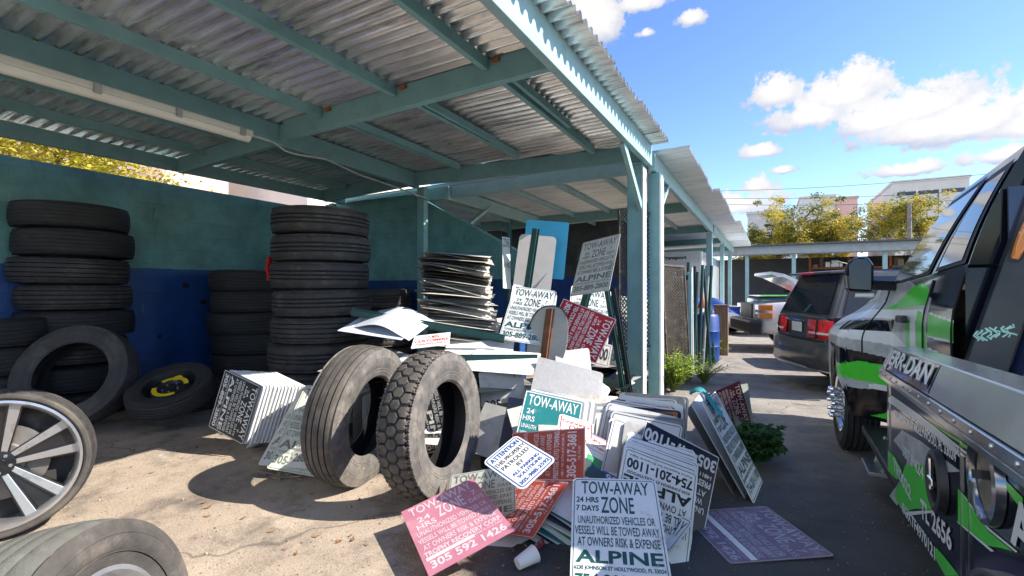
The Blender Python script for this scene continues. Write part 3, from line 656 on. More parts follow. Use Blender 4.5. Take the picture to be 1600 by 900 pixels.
for a0, a1 in ((.35, 2.6), (3.3, 5.5)):
    mb = MB(); n = 26
    for i in range(n + 1):
        a = a0 + (a1 - a0) * i / n; w_ = .022
        for r in (.142 - w_, .142 + w_): mb.v.append(Vector((.052, r * math.cos(a), r * math.sin(a))))
    mb.f = [(2 * i, 2 * i + 1, 2 * i + 3, 2 * i + 2) for i in range(n)]; mb.m = [0] * n
    mb.build('yellow_sticker', yel, sp, local=True)
mb = MB(); mb.M = Matrix.Translation((.053, .0, .142)); mb.lathe([(0, .001), (.004, .045)], 20); mb.build('yellow_disc', yel, sp, local=True)
mb = MB()
for k in range(5):
    a = 2 * math.pi * k / 5; mb.M = Matrix.Rotation(a, 4, 'X') @ Matrix.Translation((.02, .072, 0)); mb.lathe([(0, .011), (.02, .011), (.022, .001)], 6)
mb.build('wheel_nuts', steel, sp, local=True)

def alloy_wheel(t, R, ri, W, tread, rub, spokes=5, split=True, inset=.03):
    mb = MB(); mb.fixn = False; tyre_mesh(mb, R, ri, W, tread, 140); mb.build('tyre', rub, t, smooth=True, angle=28, local=True)
    mb = MB(); xo = W * .40
    mb.lathe([(xo, ri + .006), (xo + .012, ri + .012), (xo + .014, ri - .002), (xo - .004, ri - .016), (xo - .05, ri - .03), (-xo, ri - .03), (-xo, ri + .006)], 72)
    mb.build('rim_barrel', alloy, t, smooth=True, local=True)
    mb = MB(); mb.lathe([(-.02, ri - .032), (-.03, .001)], 48); mb.build('brake_backing', mat('dusty_brake_backing', (.03, .029, .027), .8, var=.4, dirt=(.12, .11, .095), dirt_amt=.4, ds=8), t, local=True)  # dark grey backing plate with dust
    mb = MB(); mb.lathe([(.0, ri * .60), (.012, ri * .60), (.012, ri * .32), (.03, ri * .30), (.03, .001)], 48); mb.build('brake_disc', mat('brake_disc_steel', (.22, .20, .18), .45, metal=.6, var=.3), t, smooth=True, local=True)
    mb = MB()
    for k in range(spokes):
        mb.M = Matrix.Rotation(2 * math.pi * k / spokes, 4, 'X'); x0, x1 = xo - inset - .028, xo - .032
        vs = [(x0, .05, -.03), (x0, .05, .03), (x1, ri * .94, ri * .24), (x1, ri * .94, -ri * .24)]; vs += [(p[0] - .03, p[1], p[2]) for p in vs]
        if split: mb.add(vs[:4] and [(x0 - .004, .05, -.03), (x0 - .004, .05, .03), (x1 - .004, ri * .95, ri * .225), (x1 - .004, ri * .95, -ri * .225)], [(0, 1, 2, 3)])
    mb.build('spoke_web', black_gloss, t, local=True)
    sf = MB(); bk = MB()
    for k in range(spokes):
        for sgn in ((-1, 1) if split else (0,)):
            a = 2 * math.pi * k / spokes
            M = Matrix.Rotation(a, 4, 'X')
            r0, r1 = .055, ri - .012
            c0 = sgn * .020; c1 = sgn * ri * .235
            w0, w1 = .014, .027
            x0, x1 = xo - inset - .02, xo - .016
            for m_, dx, ex in ((sf, 0, 0), (bk, -.004, .008)):
                vs = [(x0 + dx, r0, c0 - w0 - ex), (x0 + dx, r0, c0 + w0 + ex), (x1 + dx, r1, c1 + w1 + ex), (x1 + dx, r1, c1 - w1 - ex)]
                vs += [(p[0] - .035, p[1], p[2] * 1.0) for p in vs]
                m_.M = M; m_.add(vs, [(0, 1, 2, 3), (7, 6, 5, 4), (0, 4, 5, 1), (1, 5, 6, 2), (2, 6, 7, 3), (3, 7, 4, 0)])
    sf.build('spokes', alloy, t, bevel=.003, local=True); bk.build('spoke_backs', black_gloss, t, local=True)
    mb = MB(); mb.lathe([(xo - inset - .05, .075), (xo - inset - .012, .072), (xo - inset - .01, .03), (xo - inset, .028), (xo - inset, .001)], 32); mb.build('hub_cap', black_gloss, t, smooth=True, local=True)
    mb = MB()
    for k in range(5):
        a = 2 * math.pi * (k + .5) / 5; mb.M = Matrix.Rotation(a, 4, 'X') @ Matrix.Translation((xo - inset - .014, .052, 0)); mb.lathe([(0, .010), (.010, .010), (.011, .001)], 6)
    mb.build('wheel_nuts', steel, t, local=True)
ax5 = (-CF * .80 + CR * .60 + CU * .06).normalized()
WP = at(2, 722, 2.84)
aw = thing('alloy_wheel', 'large alloy wheel with paired silver spokes standing at the left picture edge', 'wheel', M=axis_frame(WP, ax5) @ Matrix.Rotation(rad(20), 4, 'X'))
alloy_wheel(aw, .428, .360, .26, 'plain', [mat('tan_dusty_rubber', (.06, .055, .048), .8, var=.3, vs=8, bump=.2, dirt=(.17, .15, .12), dirt_amt=.5, ds=3), rubber, rubber_in])
ax6 = (CF * .02 + CR * .96 + CU * .20).normalized()
W6 = at(84, 1040, 1.37)
aw2 = thing('alloy_wheel', 'grey dusty tyre on a silver rim lying closest to the camera at the bottom left', 'wheel', M=axis_frame(W6, ax6))
alloy_wheel(aw2, .372, .216, .35, 'plain', [mat('brown_grey_rubber', (.075, .068, .060), .85, var=.4, vs=9, bump=.3, bs=110, dirt=(.17, .14, .11), dirt_amt=.45, ds=9), mat('grey_worn_tread', (.12, .12, .10), .85, var=.12, vs=5, bump=.25, bs=120, dirt=(.20, .195, .165), dirt_amt=.3, ds=9), rubber_in])

# ------------------------------------------------------------------ signs
POSES = {
    'front': ((-0.672, 2.341, 0.251), (0.947, 0.320, 0.037), (-0.303, 0.842, 0.447), 0.451, 0.653),
    'pink': ((-1.528, 2.159, 0.186), (0.588, 0.758, 0.282), (-0.800, 0.596, 0.069), 0.461, 0.622),
    'faded': ((-1.582, 2.529, 0.148), (0.930, 0.285, 0.231), (-0.365, 0.652, 0.665), 0.443, 0.383),
    'att': ((-1.275, 2.444, 0.465), (0.369, 0.827, 0.424), (-0.929, 0.323, 0.177), 0.272, 0.344),
    'red1': ((-1.214, 2.680, 0.438), (-0.137, 0.415, 0.900), (-0.949, 0.205, -0.239), 0.292, 0.577),
    'red2': ((-1.317, 2.558, 0.153), (0.119, 0.906, 0.406), (-0.951, 0.222, -0.217), 0.424, 0.469),
    'pinkstripe': ((-1.398, 2.652, 0.031), (0.500, 0.823, 0.271), (-0.865, 0.488, 0.114), 0.259, 0.377),
    'whiteback': ((-1.458, 2.400, 0.034), (0.509, 0.829, 0.231), (-0.851, 0.445, 0.278), 0.588, 0.338),
    'darkred': ((-1.316, 2.512, -0.068), (0.688, 0.532, 0.493), (-0.534, 0.831, -0.152), 0.307, 0.402),
    'teal': ((-1.395, 3.148, 0.505), (0.915, 0.352, -0.197), (-0.048, 0.580, 0.813), 0.429, 0.385),
    'si': ((-1.140, 3.006, 0.538), (-0.891, -0.362, 0.274), (0.301, -0.923, -0.241), 0.241, 0.216),
    'vip': ((-0.981, 2.982, 0.367), (0.934, 0.002, -0.356), (0.116, 0.945, 0.307), 0.351, 0.366),
    'bluegreen': ((-0.935, 2.888, 0.328), (0.888, 0.199, -0.414), (-0.047, 0.936, 0.349), 0.355, 0.270),
    'R1': ((-0.653, 2.808, 0.202), (-0.885, -0.281, 0.372), (0.092, -0.888, -0.450), 0.394, 0.561),
    'R2': ((-0.633, 2.857, 0.175), (-0.804, -0.512, 0.302), (0.010, -0.521, -0.854), 0.417, 0.539),
    'R3': ((-0.612, 2.873, 0.203), (-0.822, -0.487, 0.295), (0.013, -0.534, -0.845), 0.428, 0.571),
    'R4': ((-0.587, 2.892, 0.235), (-0.816, -0.493, 0.301), (0.030, -0.557, -0.830), 0.454, 0.610),
    'away': ((-0.544, 2.760, 0.127), (0.824, -0.566, 0.031), (0.454, 0.692, 0.561), 0.305, 0.225),
    'navy': ((-0.528, 3.047, 0.266), (-0.700, -0.541, 0.465), (-0.131, -0.543, -0.829), 0.562, 0.561),
    'flat': ((-0.110, 3.184, 0.005), (0.553, -0.833, 0.005), (0.833, 0.553, 0.021), 0.603, 0.592),
    'left': ((-4.115, 2.525, 0.429), (-0.277, -0.113, -0.954), (0.943, 0.158, -0.293), 0.534, 0.418),
    'leanA': ((-3.248, 2.656, 0.323), (0.902, 0.407, -0.140), (-0.165, 0.627, 0.761), 0.467, 0.721),
    'leanB': ((-3.356, 2.643, 0.349), (0.993, 0.078, 0.087), (-0.117, 0.656, 0.746), 0.534, 0.712),
    'grey': ((-1.605, 4.787, 1.700), (0.942, -0.311, 0.128), (0.038, 0.476, 0.879), 0.489, 0.666),
    'redrot': ((-1.657, 4.452, 1.053), (-0.330, -0.333, -0.883), (0.942, -0.060, -0.329), 0.468, 0.592),
    'tow24': ((-2.194, 4.414, 1.190), (0.974, 0.195, -0.115), (-0.018, 0.572, 0.820), 0.471, 0.650),
    'iy': ((-2.222, 4.552, 1.202), (0.795, 0.567, -0.217), (-0.048, 0.415, 0.909), 0.494, 0.553),
    'one': ((-1.785, 5.122, 1.167), (0.843, 0.516, -0.153), (-0.042, 0.345, 0.937), 0.463, 0.634),
    'towzo': ((-1.640, 6.505, 0.863), (0.863, 0.486, -0.138), (0.045, 0.197, 0.979), 0.555, 0.955),
    'cyan': ((-2.329, 5.124, 1.916), (0.946, 0.311, -0.096), (0.087, 0.040, 0.995), 0.502, 0.666),
    'greyback': ((-2.339, 4.860, 1.706), (0.931, 0.349, -0.105), (0.027, 0.221, 0.975), 0.424, 0.729),
    'disk': ((-1.932, 4.300, 0.969), (0.999, 0.007, 0.046), (-0.046, 0.387, 0.921), 0.429, 0.669),
    'white305': ((-1.667, 4.659, 0.829), (0.903, 0.360, -0.233), (0.055, 0.441, 0.896), 0.523, 0.242),
    'plateG1': ((-1.573, 3.941, 0.618), (0.882, 0.405, -0.239), (-0.154, 0.729, 0.667), 0.609, 0.434),
    'plateG2': ((-1.618, 4.192, 0.749), (0.940, 0.310, 0.145), (-0.326, 0.680, 0.657), 0.324, 0.369),
    'plateG3': ((-1.420, 4.062, 0.537), (0.796, 0.235, -0.558), (0.190, 0.778, 0.599), 0.304, 0.331),
    'flatW1': ((-2.208, 3.894, 0.779), (0.971, 0.236, -0.029), (-0.216, 0.925, 0.313), 0.664, 0.442),
    'flatW2': ((-2.571, 4.068, 0.852), (0.907, 0.420, 0.007), (-0.399, 0.855, 0.333), 0.688, 0.396),
    'redtext': ((-2.860, 3.674, 0.964), (0.848, 0.519, 0.107), (-0.526, 0.801, 0.286), 0.355, 0.308),
    'tentA': ((-3.308, 3.643, 1.138), (0.972, 0.176, -0.158), (-0.129, 0.953, 0.273), 0.650, 0.486),
    'sliver': ((-2.664, 4.802, 1.757), (0.599, 0.792, -0.117), (-0.170, 0.269, 0.948), 0.098, 0.632),
    'stackR1': ((-0.846, 3.455, 0.436), (0.986, -0.162, 0.036), (0.043, 0.459, 0.887), 0.668, 0.374),
    'stackR2': ((-0.844, 3.606, 0.456), (0.962, -0.261, 0.075), (0.016, 0.332, 0.943), 0.741, 0.403),
    'stackR3': ((-0.669, 3.107, 0.353), (0.773, 0.537, -0.339), (0.026, 0.506, 0.862), 0.549, 0.453),
    'stackR4': ((-0.743, 3.282, 0.395), (0.858, 0.480, -0.184), (0.086, 0.219, 0.972), 0.512, 0.452),
}

def pose(k, dn=0., dx=0., dy=0., rot=0.):
    c, x, y, w, h = POSES[k]
    M = frame(c, x, y)
    return M @ Matrix.Translation((dx, dy, dn)) @ Matrix.Rotation(rad(rot), 4, 'Z'), w, h
def rrect(w, h, r, n=4):
    pts = []
    for cx, cy, a0 in ((w / 2 - r, h / 2 - r, 0), (-w / 2 + r, h / 2 - r, 90), (-w / 2 + r, -h / 2 + r, 180), (w / 2 - r, -h / 2 + r, 270)):
        for i in range(n + 1):
            a = rad(a0 + 90 * i / n); pts.append((cx + r * math.cos(a), cy + r * math.sin(a)))
    return pts
def plate(mb, w, h, r=.02, t=.003, bend=None):
    if bend is None: return mb.prism(rrect(w, h, r), -t, 0)
    nx = 12
    for z in (0, -t): mb.grid(lambda a, b: ((a - .5) * w, (b - .5) * h, z + bend(a - .5, b - .5)), nx, 8)
    return mb
def border(mb, w, h, inset, bw, r=.02, z=.0008):
    o = rrect(w - 2 * inset, h - 2 * inset, max(.004, r - inset)); i_ = rrect(w - 2 * inset - 2 * bw, h - 2 * inset - 2 * bw, max(.003, r - inset - bw)); n = len(o)
    return mb.add([(x, y, z) for x, y in o] + [(x, y, z) for x, y in i_], [(k, (k + 1) % n, n + (k + 1) % n, n + k) for k in range(n)])
def letters(mb, w, h, lay, z=.0012):
    for (t, x0, y0, x1, y1, bold) in lay:
        mb.text(t, (x0 - .5) * w, (.5 - y1) * h, (x1 - .5) * w, (.5 - y0) * h, z, bold)
L_ALPINE = [('TOW-AWAY', .11, .035, .90, .165, 0), ('24 HRS', .05, .195, .31, .25, 1), ('7 DAYS', .05, .275, .31, .33, 1), ('ZONE', .335, .19, .71, .345, 0),
            ('UNAUTHORIZED VEHICLES OR', .07, .375, .92, .445, 0), ('VESSELS WILL BE TOWED AWAY', .04, .465, .95, .54, 0), ('AT OWNERS RISK & EXPENSE', .07, .56, .94, .635, 0),
            ('ALPINE', .05, .665, .95, .765, 1), ('6230 JOHNSON ST HOLLYWOOD, FL 33024', .04, .785, .96, .825, 1), ('754-201-1100', .05, .845, .95, .935, 1)]
L_OLD = [('TOW-AWAY', .06, .04, .94, .17, 0), ('24', .14, .22, .26, .27, 0), ('HRS', .10, .29, .30, .34, 0), ('ZONE', .34, .20, .70, .345, 0), ('7', .80, .21, .86, .26, 0), ('DAYS', .74, .29, .94, .34, 0),
         ('UNAUTHORIZED VEHICLES OR', .05, .375, .95, .44, 0), ('VESSELS WILL BE TOWED AWAY', .05, .465, .95, .535, 0), ('AT OWNERS RISK & EXPENSE', .05, .56, .95, .63, 0),
         ('ALPINE', .04, .665, .96, .765, 1), ('TOWING & RECOVERY HOLLYWOOD', .06, .785, .94, .82, 0), ('305-889-2800', .05, .84, .95, .935, 1)]
L_TROPHY = [('TOW-AWAY', .08, .03, .92, .16, 0), ('24', .13, .22, .29, .30, 0), ('HRS', .09, .325, .33, .405, 0), ('ZONE', .38, .18, .74, .36, 0), ('7', .86, .20, .92, .28, 0), ('DAYS', .78, .31, .97, .38, 0),
            ('UNAUTHORIZED VEHICLES OR', .06, .43, .95, .50, 0), ('VESSELS WILL BE TOWED AWAY', .04, .53, .96, .60, 0), ('AT OWNERS RISK & EXPENSE', .06, .63, .95, .70, 0),
            ('TROPHY RECOVERY CORP', .04, .725, .96, .79, 1), ('MIAMI FL LIC# 25867', .60, .80, .96, .825, 0), ('305 592 1426', .06, .85, .95, .945, 1)]
L_PREST = [('TOW-AWAY', .08, .03, .92, .15, 0), ('24 HRS', .05, .18, .28, .24, 0), ('ZONE', .34, .175, .70, .30, 0), ('7 DAYS', .74, .18, .96, .24, 0), ('UNAUTHORIZED VEHICLES', .06, .33, .94, .395, 0), ('WILL BE TOWED AWAY', .10, .42, .90, .485, 0),
           ('AT OWNERS EXPENSE', .08, .51, .92, .575, 0), ('PRESTIGE AUTO TOWING', .04, .61, .96, .68, 1), ('14811 NE 20TH AVE MIAMI FL', .08, .71, .92, .745, 0), ('305-517-3681', .06, .78, .94, .90, 1), ('F.S. 715.07', .4, .92, .66, .95, 0)]
L_ATT = [('ATTENTION', .10, .08, .90, .19, 1), ('THIS PROPERTY', .07, .24, .93, .33, 0), ('PATROLLED', .12, .37, .88, .46, 0), ('BY', .40, .50, .58, .58, 0), ('ALL PARKING', .14, .62, .90, .69, 1), ('SOLUTIONS', .18, .72, .86, .79, 1), ('305-988-2592', .08, .84, .92, .92, 1)]
L_754 = [('TOW-AWAY', .11, .035, .90, .165, 0), ('ZONE', .335, .19, .71, .345, 0), ('UNAUTHORIZED VEHICLES OR', .07, .375, .92, .445, 0), ('WILL BE TOWED AWAY', .07, .465, .93, .54, 0), ('AT OWNERS EXPENSE', .1, .56, .92, .625, 0),
         ('ALPINE', .05, .65, .95, .75, 1), ('6230 JOHNSON ST HOLLYWOOD', .08, .765, .92, .80, 1), ('754-201-1100', .06, .815, .94, .91, 1), ('Police Required for Property Signs', .08, .925, .92, .95, 0)]
SIGN_M = {}
def sign(M, w, h, label, bg, layers=(), bord=None, r=.022, cat='sign', group=None, t=.003, name='tow_sign', bend=None):
    if not layers and not bord:
        mb = MB(); plate(mb, w, h, r, t, bend); o = mb.build(name, bg, None, local=True, smooth=bool(bend)); o.matrix_world = M
        return tag(o, label, cat, group)
    T = thing(name, label, cat, M=M, group=group)
    mb = MB(); plate(mb, w, h, r, t, bend); mb.build('sign_plate', bg, T, local=True)
    if bord:
        mb = MB(); border(mb, w, h, bord[0], bord[1], r); mb.build('border_line', bord[2], T, local=True)
    for lay, ink in layers:
        mb = MB(); letters(mb, w, h, lay); mb.build('lettering', ink, T, local=True)
    return T
def S(k, label, bg, layers=(), bord=None, r=.022, dn=0., **kw):
    M, w, h = pose(k, dn); return sign(M, w, h, label, bg, layers, bord, r, **kw)
GA = ink_green
S('front', 'white tow-away sign with teal lettering, largest one at the bottom centre', white_sheet, [(L_ALPINE, GA)], (.010, .004, GA), .03)
S('pink', 'sun faded pink tow-away sign with white lettering low on the pile', pink_sheet, [(L_TROPHY, ink_rose)], None, .004)
mb_strip = None
S('faded', 'cream tow-away sign with pale worn lettering lying behind the pink one', faded_sheet, [(L_OLD, ink_grey)], (.006, .003, ink_grey))
S('att', 'small white attention sign with blue border lying on the red signs', white_sheet, [(L_ATT[1:4], ink_black), ([L_ATT[0]] + L_ATT[4:], ink_blue)], (.010, .007, ink_blue), .03)
S('red1', 'faded red towing sign with sideways white lettering in full view under the attention sign', red_sheet, [(L_PREST, ink_rose)], (.002, .004, ink_rose), .004)
S('red2', 'faded red towing sign with sideways lettering partly under the other red one', red_sheet, [(L_PREST, ink_rose)], (.002, .004, ink_rose), .004)
S('pinkstripe', 'narrow pink and white sign corner lying beside the pale cream sign', pink_sheet, [([('TOWED AWAY', .1, .1, .9, .3, 1), ('305-555', .1, .65, .9, .9, 1)], ink_rose)], (.01, .006, ink_rose), .01)
S('whiteback', 'blank white sign back lying under the pink tow-away sign', white_sheet, r=.025)
S('darkred', 'dark red sign with a corner showing under the blank white one', crimson, [(L_PREST, ink_rose)], (.01, .004, ink_rose))
for i in range(4):
    M, w, h = pose('whiteback', -.015 - .012 * i, R_.uniform(-.02, .03), -.008 * i, R_.uniform(-5, 5))
    sign(M, w, h, 'thin blank sign sheet in the low stack under the pink tow-away sign', [white_sheet, pink_sheet, white_old, purple_sheet][i], group='sheets under the pink sign')
S('teal', 'teal tow-away sign with white lettering and torn white patch at the front of its stack', teal_sheet, [([('TOW-AWAY', .08, .06, .93, .27, 0), ('24', .09, .34, .22, .44, 0), ('HRS', .05, .48, .25, .58, 0), ('UNAUTH', .05, .64, .3, .72, 0), ('VESS', .05, .78, .2, .86, 0)], ink_white)], (.004, .008, ink_white), .01)
for i in range(7):
    M, w, h = pose('teal', -.022 * (i + 1), .016 * (i + 1), .012 * (i + 1) + R_.uniform(-.006, .006), R_.uniform(-1.5, 1.5))
    sign(M, w, h * 1.05, 'white blank sheet standing in the stack behind the teal tow-away sign', white_sheet if i % 3 else grey_sheet, group='sheets behind the teal sign')
M, w, h = pose('teal', .004, .05, -.10, 3); sign(M @ Matrix.Rotation(rad(8), 4, 'Z'), .22, .16, 'dirty white torn sheet lying on the teal tow-away sign', white_old, r=.004)
S('si', 'small white sign with red rounded border poking out above the red towing sign', white_sheet, [([('PARKING', .12, .55, .9, .72, 1), ('NO', .3, .2, .7, .5, 1)], ink_red)], (.012, .008, ink_red), .03)
S('vip', 'white sign with red corner border lying between the red sign and the white stack', white_sheet, [([('VERY IMPORTANT PERSON ONLY', .08, .12, .92, .2, 1), ('ALL OTHERS TOWED', .1, .26, .9, .32, 0)], ink_red)], (.012, .007, ink_red), .03)
M, w, h = pose('bluegreen', .004)
T = sign(M, w, h, 'white sign with a blue band and green patch lying against the white stack', white_sheet, [([('954', .62, .52, .92, .72, 1)], ink_white)], (.006, .004, ink_green2), .01)
mb = MB(); mb.box(-w * .47, w * .46, -h * .25, h * .02, .0005, .001); mb.build('blue_band', ink_blue, T, local=True)
mb = MB(); mb.box(-w * .30, w * .08, h * .0, h * .26, .001, .0014); mb.build('green_patch', ink_green2, T, local=True)
mb = MB(); mb.prism([(-w * .42, -h * .45), (w * .1, -h * .4), (w * .1, -h * .05), (-w * .1, -h * .05), (-w * .2, h * .12), (-w * .42, h * .05)], .0012, .0016); mb.build('dark_house_shape', post_green, T, local=True)
M, w, h = pose('bluegreen', -.03)
for i in range(14):
    M, w, h = pose('bluegreen', -.13 - .010 * i, .03 - .006 * i, -.10 - .010 * i, R_.uniform(-5, 4))
    sign(M, .457, .5, 'thin sign sheet, edge showing, in the fanned heap under the red signs', [white_sheet, teal_sheet, white_sheet, navy_sheet, white_old, white_sheet, ink_green2, white_sheet][i % 8], group='fanned sheets under the red signs')
# upside-down white stack on the right
for k in range(11):
    M, w, h = pose('R4', .0165 * k - .03, .0085 * k + R_.uniform(-.006, .006) - .01, .0150 * k + R_.uniform(-.006, .006) - .03, R_.uniform(-1.6, 1.6) - .35 * k)
    front = k == 10
    sign(M, .457, .60, 'front upside-down white sign with dark phone number in the right-hand stack' if front else 'white upside-down sign showing an edge in the stack beside the navy sign', white_sheet, [((L_754 if front else L_ALPINE if k % 2 else L_OLD), ink_black if front else ink_green)] if k > 6 or k == 0 else (), (.012, .004, [ink_black, ink_green, ink_navy][k % 3]), .03, group='upside-down white signs')
S('away', 'tilted white sign corner reading way tucked behind the big front sign', white_sheet, [([('TOW-AWAY', .05, .12, .93, .55, 0), ('ZONE', .3, .6, .7, .9, 0)], GA)], (.010, .004, GA), .03)
S('navy', 'navy sign with white upside-down phone number behind the white stack', navy_sheet, [(L_PREST[4:8] + [('14811 NE 20TH AVE MIAMI FL', .05, .71, .95, .755, 1), ('305-947-1100', .02, .80, .98, .94, 1)], ink_white)], (.0, .006, ink_white), .006)
S('flat', 'weathered purple tow-away sign lying flat on the asphalt', purple_sheet, [(L_TROPHY, ink_lilac)], (.002, .006, mat('sandy_edge', (.5, .42, .33), .6)), .02, dn=.004)
M, w, h = pose('flat', .0062)
mb = MB(); mb.box(-w * .48, w * .48, -h * .29, -h * .225, 0, .001); mb.M = M
mb.v = [M @ p for p in mb.v]
tag(mb.build('sticker_strip', white_sheet), 'white paper strip stuck across the purple sign on the asphalt', 'sticker')
M, w, h = pose('pink', .0015)
mb = MB(); mb.box(-w * .46, w * .10, -h * .335, -h * .30, 0, .0008); mb.v = [M @ p for p in mb.v]
tag(mb.build('sticker_strip', white_sheet), 'white strip of tape across the lower half of the faded pink sign', 'sticker')
for i, (k, n_, dn0) in enumerate((('stackR3', 3, 0), ('stackR4', 5, 0), ('stackR1', 8, 0), ('stackR2', 8, -.02))):
    M, w, h = pose(k)
    for j in range(n_):
        Mj = M @ Matrix.Translation((R_.uniform(-.05, .05), R_.uniform(-.02, .02) + .010 * j - .02, dn0 - .020 * j)) @ Matrix.Rotation(rad(R_.uniform(-4, 4)), 4, 'Z')
        bg = [white_sheet, white_old, white_sheet, grey_sheet, white_sheet, navy_sheet][(i * 2 + j) % 6] if (i, j) != (0, 0) else grey_sheet
        sign(Mj, min(w, .52) * R_.uniform(.9, 1.05), h * R_.uniform(.92, 1.03), 'plain sheet leaning in the stack behind the upside-down white signs below the post', bg, (), (.012, .004, [ink_navy, ink_blue, ink_black][j % 3]) if (i + j) % 3 else None, .03, group='plain sheets below the post')
M, w, h = pose('stackR1', .012, .12, .0, 6)
sign(M, .34, .30, 'brown rusty plate showing between the white sheets below the post', rust, r=.01, cat='sheet', name='metal_sheet')
for i in range(7):
    p = at(905 + 9 * i, 640 + 3 * i, 3.85 - .03 * i)
    sign(frame((p.x, p.y, p.z - .18), CR + CU * R_.uniform(-.12, .1), CU * .85 + CF * .45 + CR * R_.uniform(-.1, .1)), .45, .5, 'white sheet standing in the gap right of the teal sign stack', [white_sheet, white_old, grey_sheet][i % 3], r=.02, group='sheets in the gap')
for i in range(12):
    M, w, h = pose('vip', -.018 - .013 * i, -.02 + R_.uniform(-.02, .02) - .008 * i, .02 + .012 * i, R_.uniform(-5, 5))
    sign(M, .42, .36, 'thin sheet in the fanned heap under the white sign with red corner border', [white_sheet, white_old, grey_sheet, white_sheet, teal_sheet, white_sheet][i % 6], (), (.010, .005, [ink_red, ink_green, ink_navy][i % 3]) if i % 2 else None, .02, group='sheets under the red bordered sign')
for i in range(16):
    u = 770 + 11 * i + R_.uniform(-10, 10); p = at(u, 600, R_.uniform(3.75, 4.3)); zc = R_.uniform(.22, .36)
    sign(frame((p.x, p.y, zc), CR + CF * R_.uniform(-.5, .5) + CU * R_.uniform(-.25, .25), CU * .8 + CF * R_.uniform(.3, .7) + CR * R_.uniform(-.25, .25)), R_.uniform(.36, .46), R_.uniform(.4, .56), 'sheet standing loosely in the middle of the pile behind the teal sign', [grey_sheet, white_old, black_sheet, aged_sheet, white_sheet, navy_sheet][i % 6], r=.02, group='standing sheets behind the teal sign', bend=(lambda a, b: .02 * math.sin(a * 4 + 1)) if i % 2 else None)
# left stack on edge
S('left', 'black tow-away sign turned sideways at the front of the upright stack by the tyres', black_sheet, [(L_OLD, ink_white)], (.004, .005, ink_white), .012, t=.004)
for i in range(13):
    M, w, h = pose('left', -.029 * (i + 1), 0, .013 * (i + 1), R_.uniform(-1.2, 1.2))
    sign(M, w, h, 'white edged sheet in the upright stack behind the black sideways sign', white_sheet, group='upright sheets by the tyres', t=.021)
S('leanA', 'faded pale green tow-away sign leaning behind the ribbed tyre with stripes of sun', faded_sheet, [(L_OLD, ink_grey)], (.01, .004, ink_grey), .025)
S('leanB', 'faded sheet just behind the pale green sign that leans by the ribbed tyre', white_old, [(L_OLD, ink_grey)], None, .02)
# upright rows
S('grey', 'grey weathered tow-away sign tied high beside the teal post', mat('weathered_grey_sheet', (.60, .60, .54), .55, var=.12, vs=8, dirt=(.25, .24, .2), dirt_amt=.4, ds=7), [(L_OLD, ink_grey)], (.008, .003, ink_grey), .012)
S('redrot', 'bright red tow-away sign turned sideways with white lettering', crimson, [(L_OLD[:9] + [('TRI-COUNTY TOWING', .05, .67, .95, .75, 1), ('305-630-1112', .05, .8, .95, .92, 1)], ink_white)], (.002, .005, ink_white), .006)
S('tow24', 'white tow-away sign with teal lettering standing left of the round sign back', white_sheet, [(L_OLD, GA)], (.008, .003, GA), .03)
S('iy', 'white sign showing only its right border and two letters behind the tow-away sign', white_sheet, [(L_OLD, GA)], (.012, .004, GA), .03)
S('one', 'white tow-away sign behind the green posts and under the grey weathered sign', white_sheet, [(L_OLD, GA)], (.012, .004, GA), .03)
S('towzo', 'pale blue tinted tow-away sign half behind the teal corner post', white_sheet, [(L_OLD, GA)], (.012, .004, GA), .03)
S('white305', 'white sign with black phone number at the foot of the red sideways sign', white_old, [([('305-889-2800', .06, .2, .94, .75, 1)], ink_black)], (.015, .004, ink_black), .02)
S('cyan', 'bright cyan plastic sheet standing behind the grey rounded sheet', cyan_sheet, r=.02, cat='sheet', name='plastic_sheet', t=.006)
S('greyback', 'grey sign back with rounded corners behind a dark green post', mat('beige_grey_sheet', (.50, .48, .45), .5, var=.06, dirt=(.4, .37, .33), dirt_amt=.3), r=.05, cat='sign')
S('sliver', 'narrow bent sign strip with green letters seen almost edge on', faded_sheet, [([('ZONE', .1, .02, .9, .2, 0), ('24 HRS', .1, .5, .9, .6, 0)], GA)], None, .004)
for kk, lb, bg in (('plateG1', 'large grey metal sheet with a rounded corner lying above the teal sign', grey_sheet), ('plateG2', 'white sheet bent upward between the round sign back and the grey sheet', white_sheet), ('plateG3', 'pale sheet corner sticking out right of the grey metal sheet', white_sheet),
                   ('flatW1', 'big white sheet lying flat in the sun behind the hexagon tread tyre', white_sheet), ('flatW2', 'white sheet lying under the dark green post behind the tyres', white_sheet)):
    S(kk, lb, bg, r=.03, cat='sheet', name='metal_sheet')
S('redtext', 'small white sign with red handwritten lettering lying just above the tyres', white_sheet, [([('15 MIN', .35, .12, .7, .35, 0), ('CUSTOMERS', .05, .42, .95, .62, 1), ('PARKING ONLY', .1, .7, .9, .85, 0)], ink_red)], None, .01)
M, w, h = pose('tentA')
sign(M, w, h, 'pale blue grey folded sheet lying on the heap left of the bent stack', mat('pale_blue_sheet', (.55, .60, .66), .45, var=.05), r=.03, bend=lambda a, b: .05 * math.cos(a * 5) + .02 * b, cat='sheet', name='metal_sheet')
M, w, h = pose('tentA', -.05, -.08, -.1, 8)
sign(M, w, h, 'second pale sheet under the folded blue grey one on the heap', mat('pale_blue_sheet', (.55, .60, .66)), bend=lambda a, b: -.03 * b, cat='sheet', name='metal_sheet')

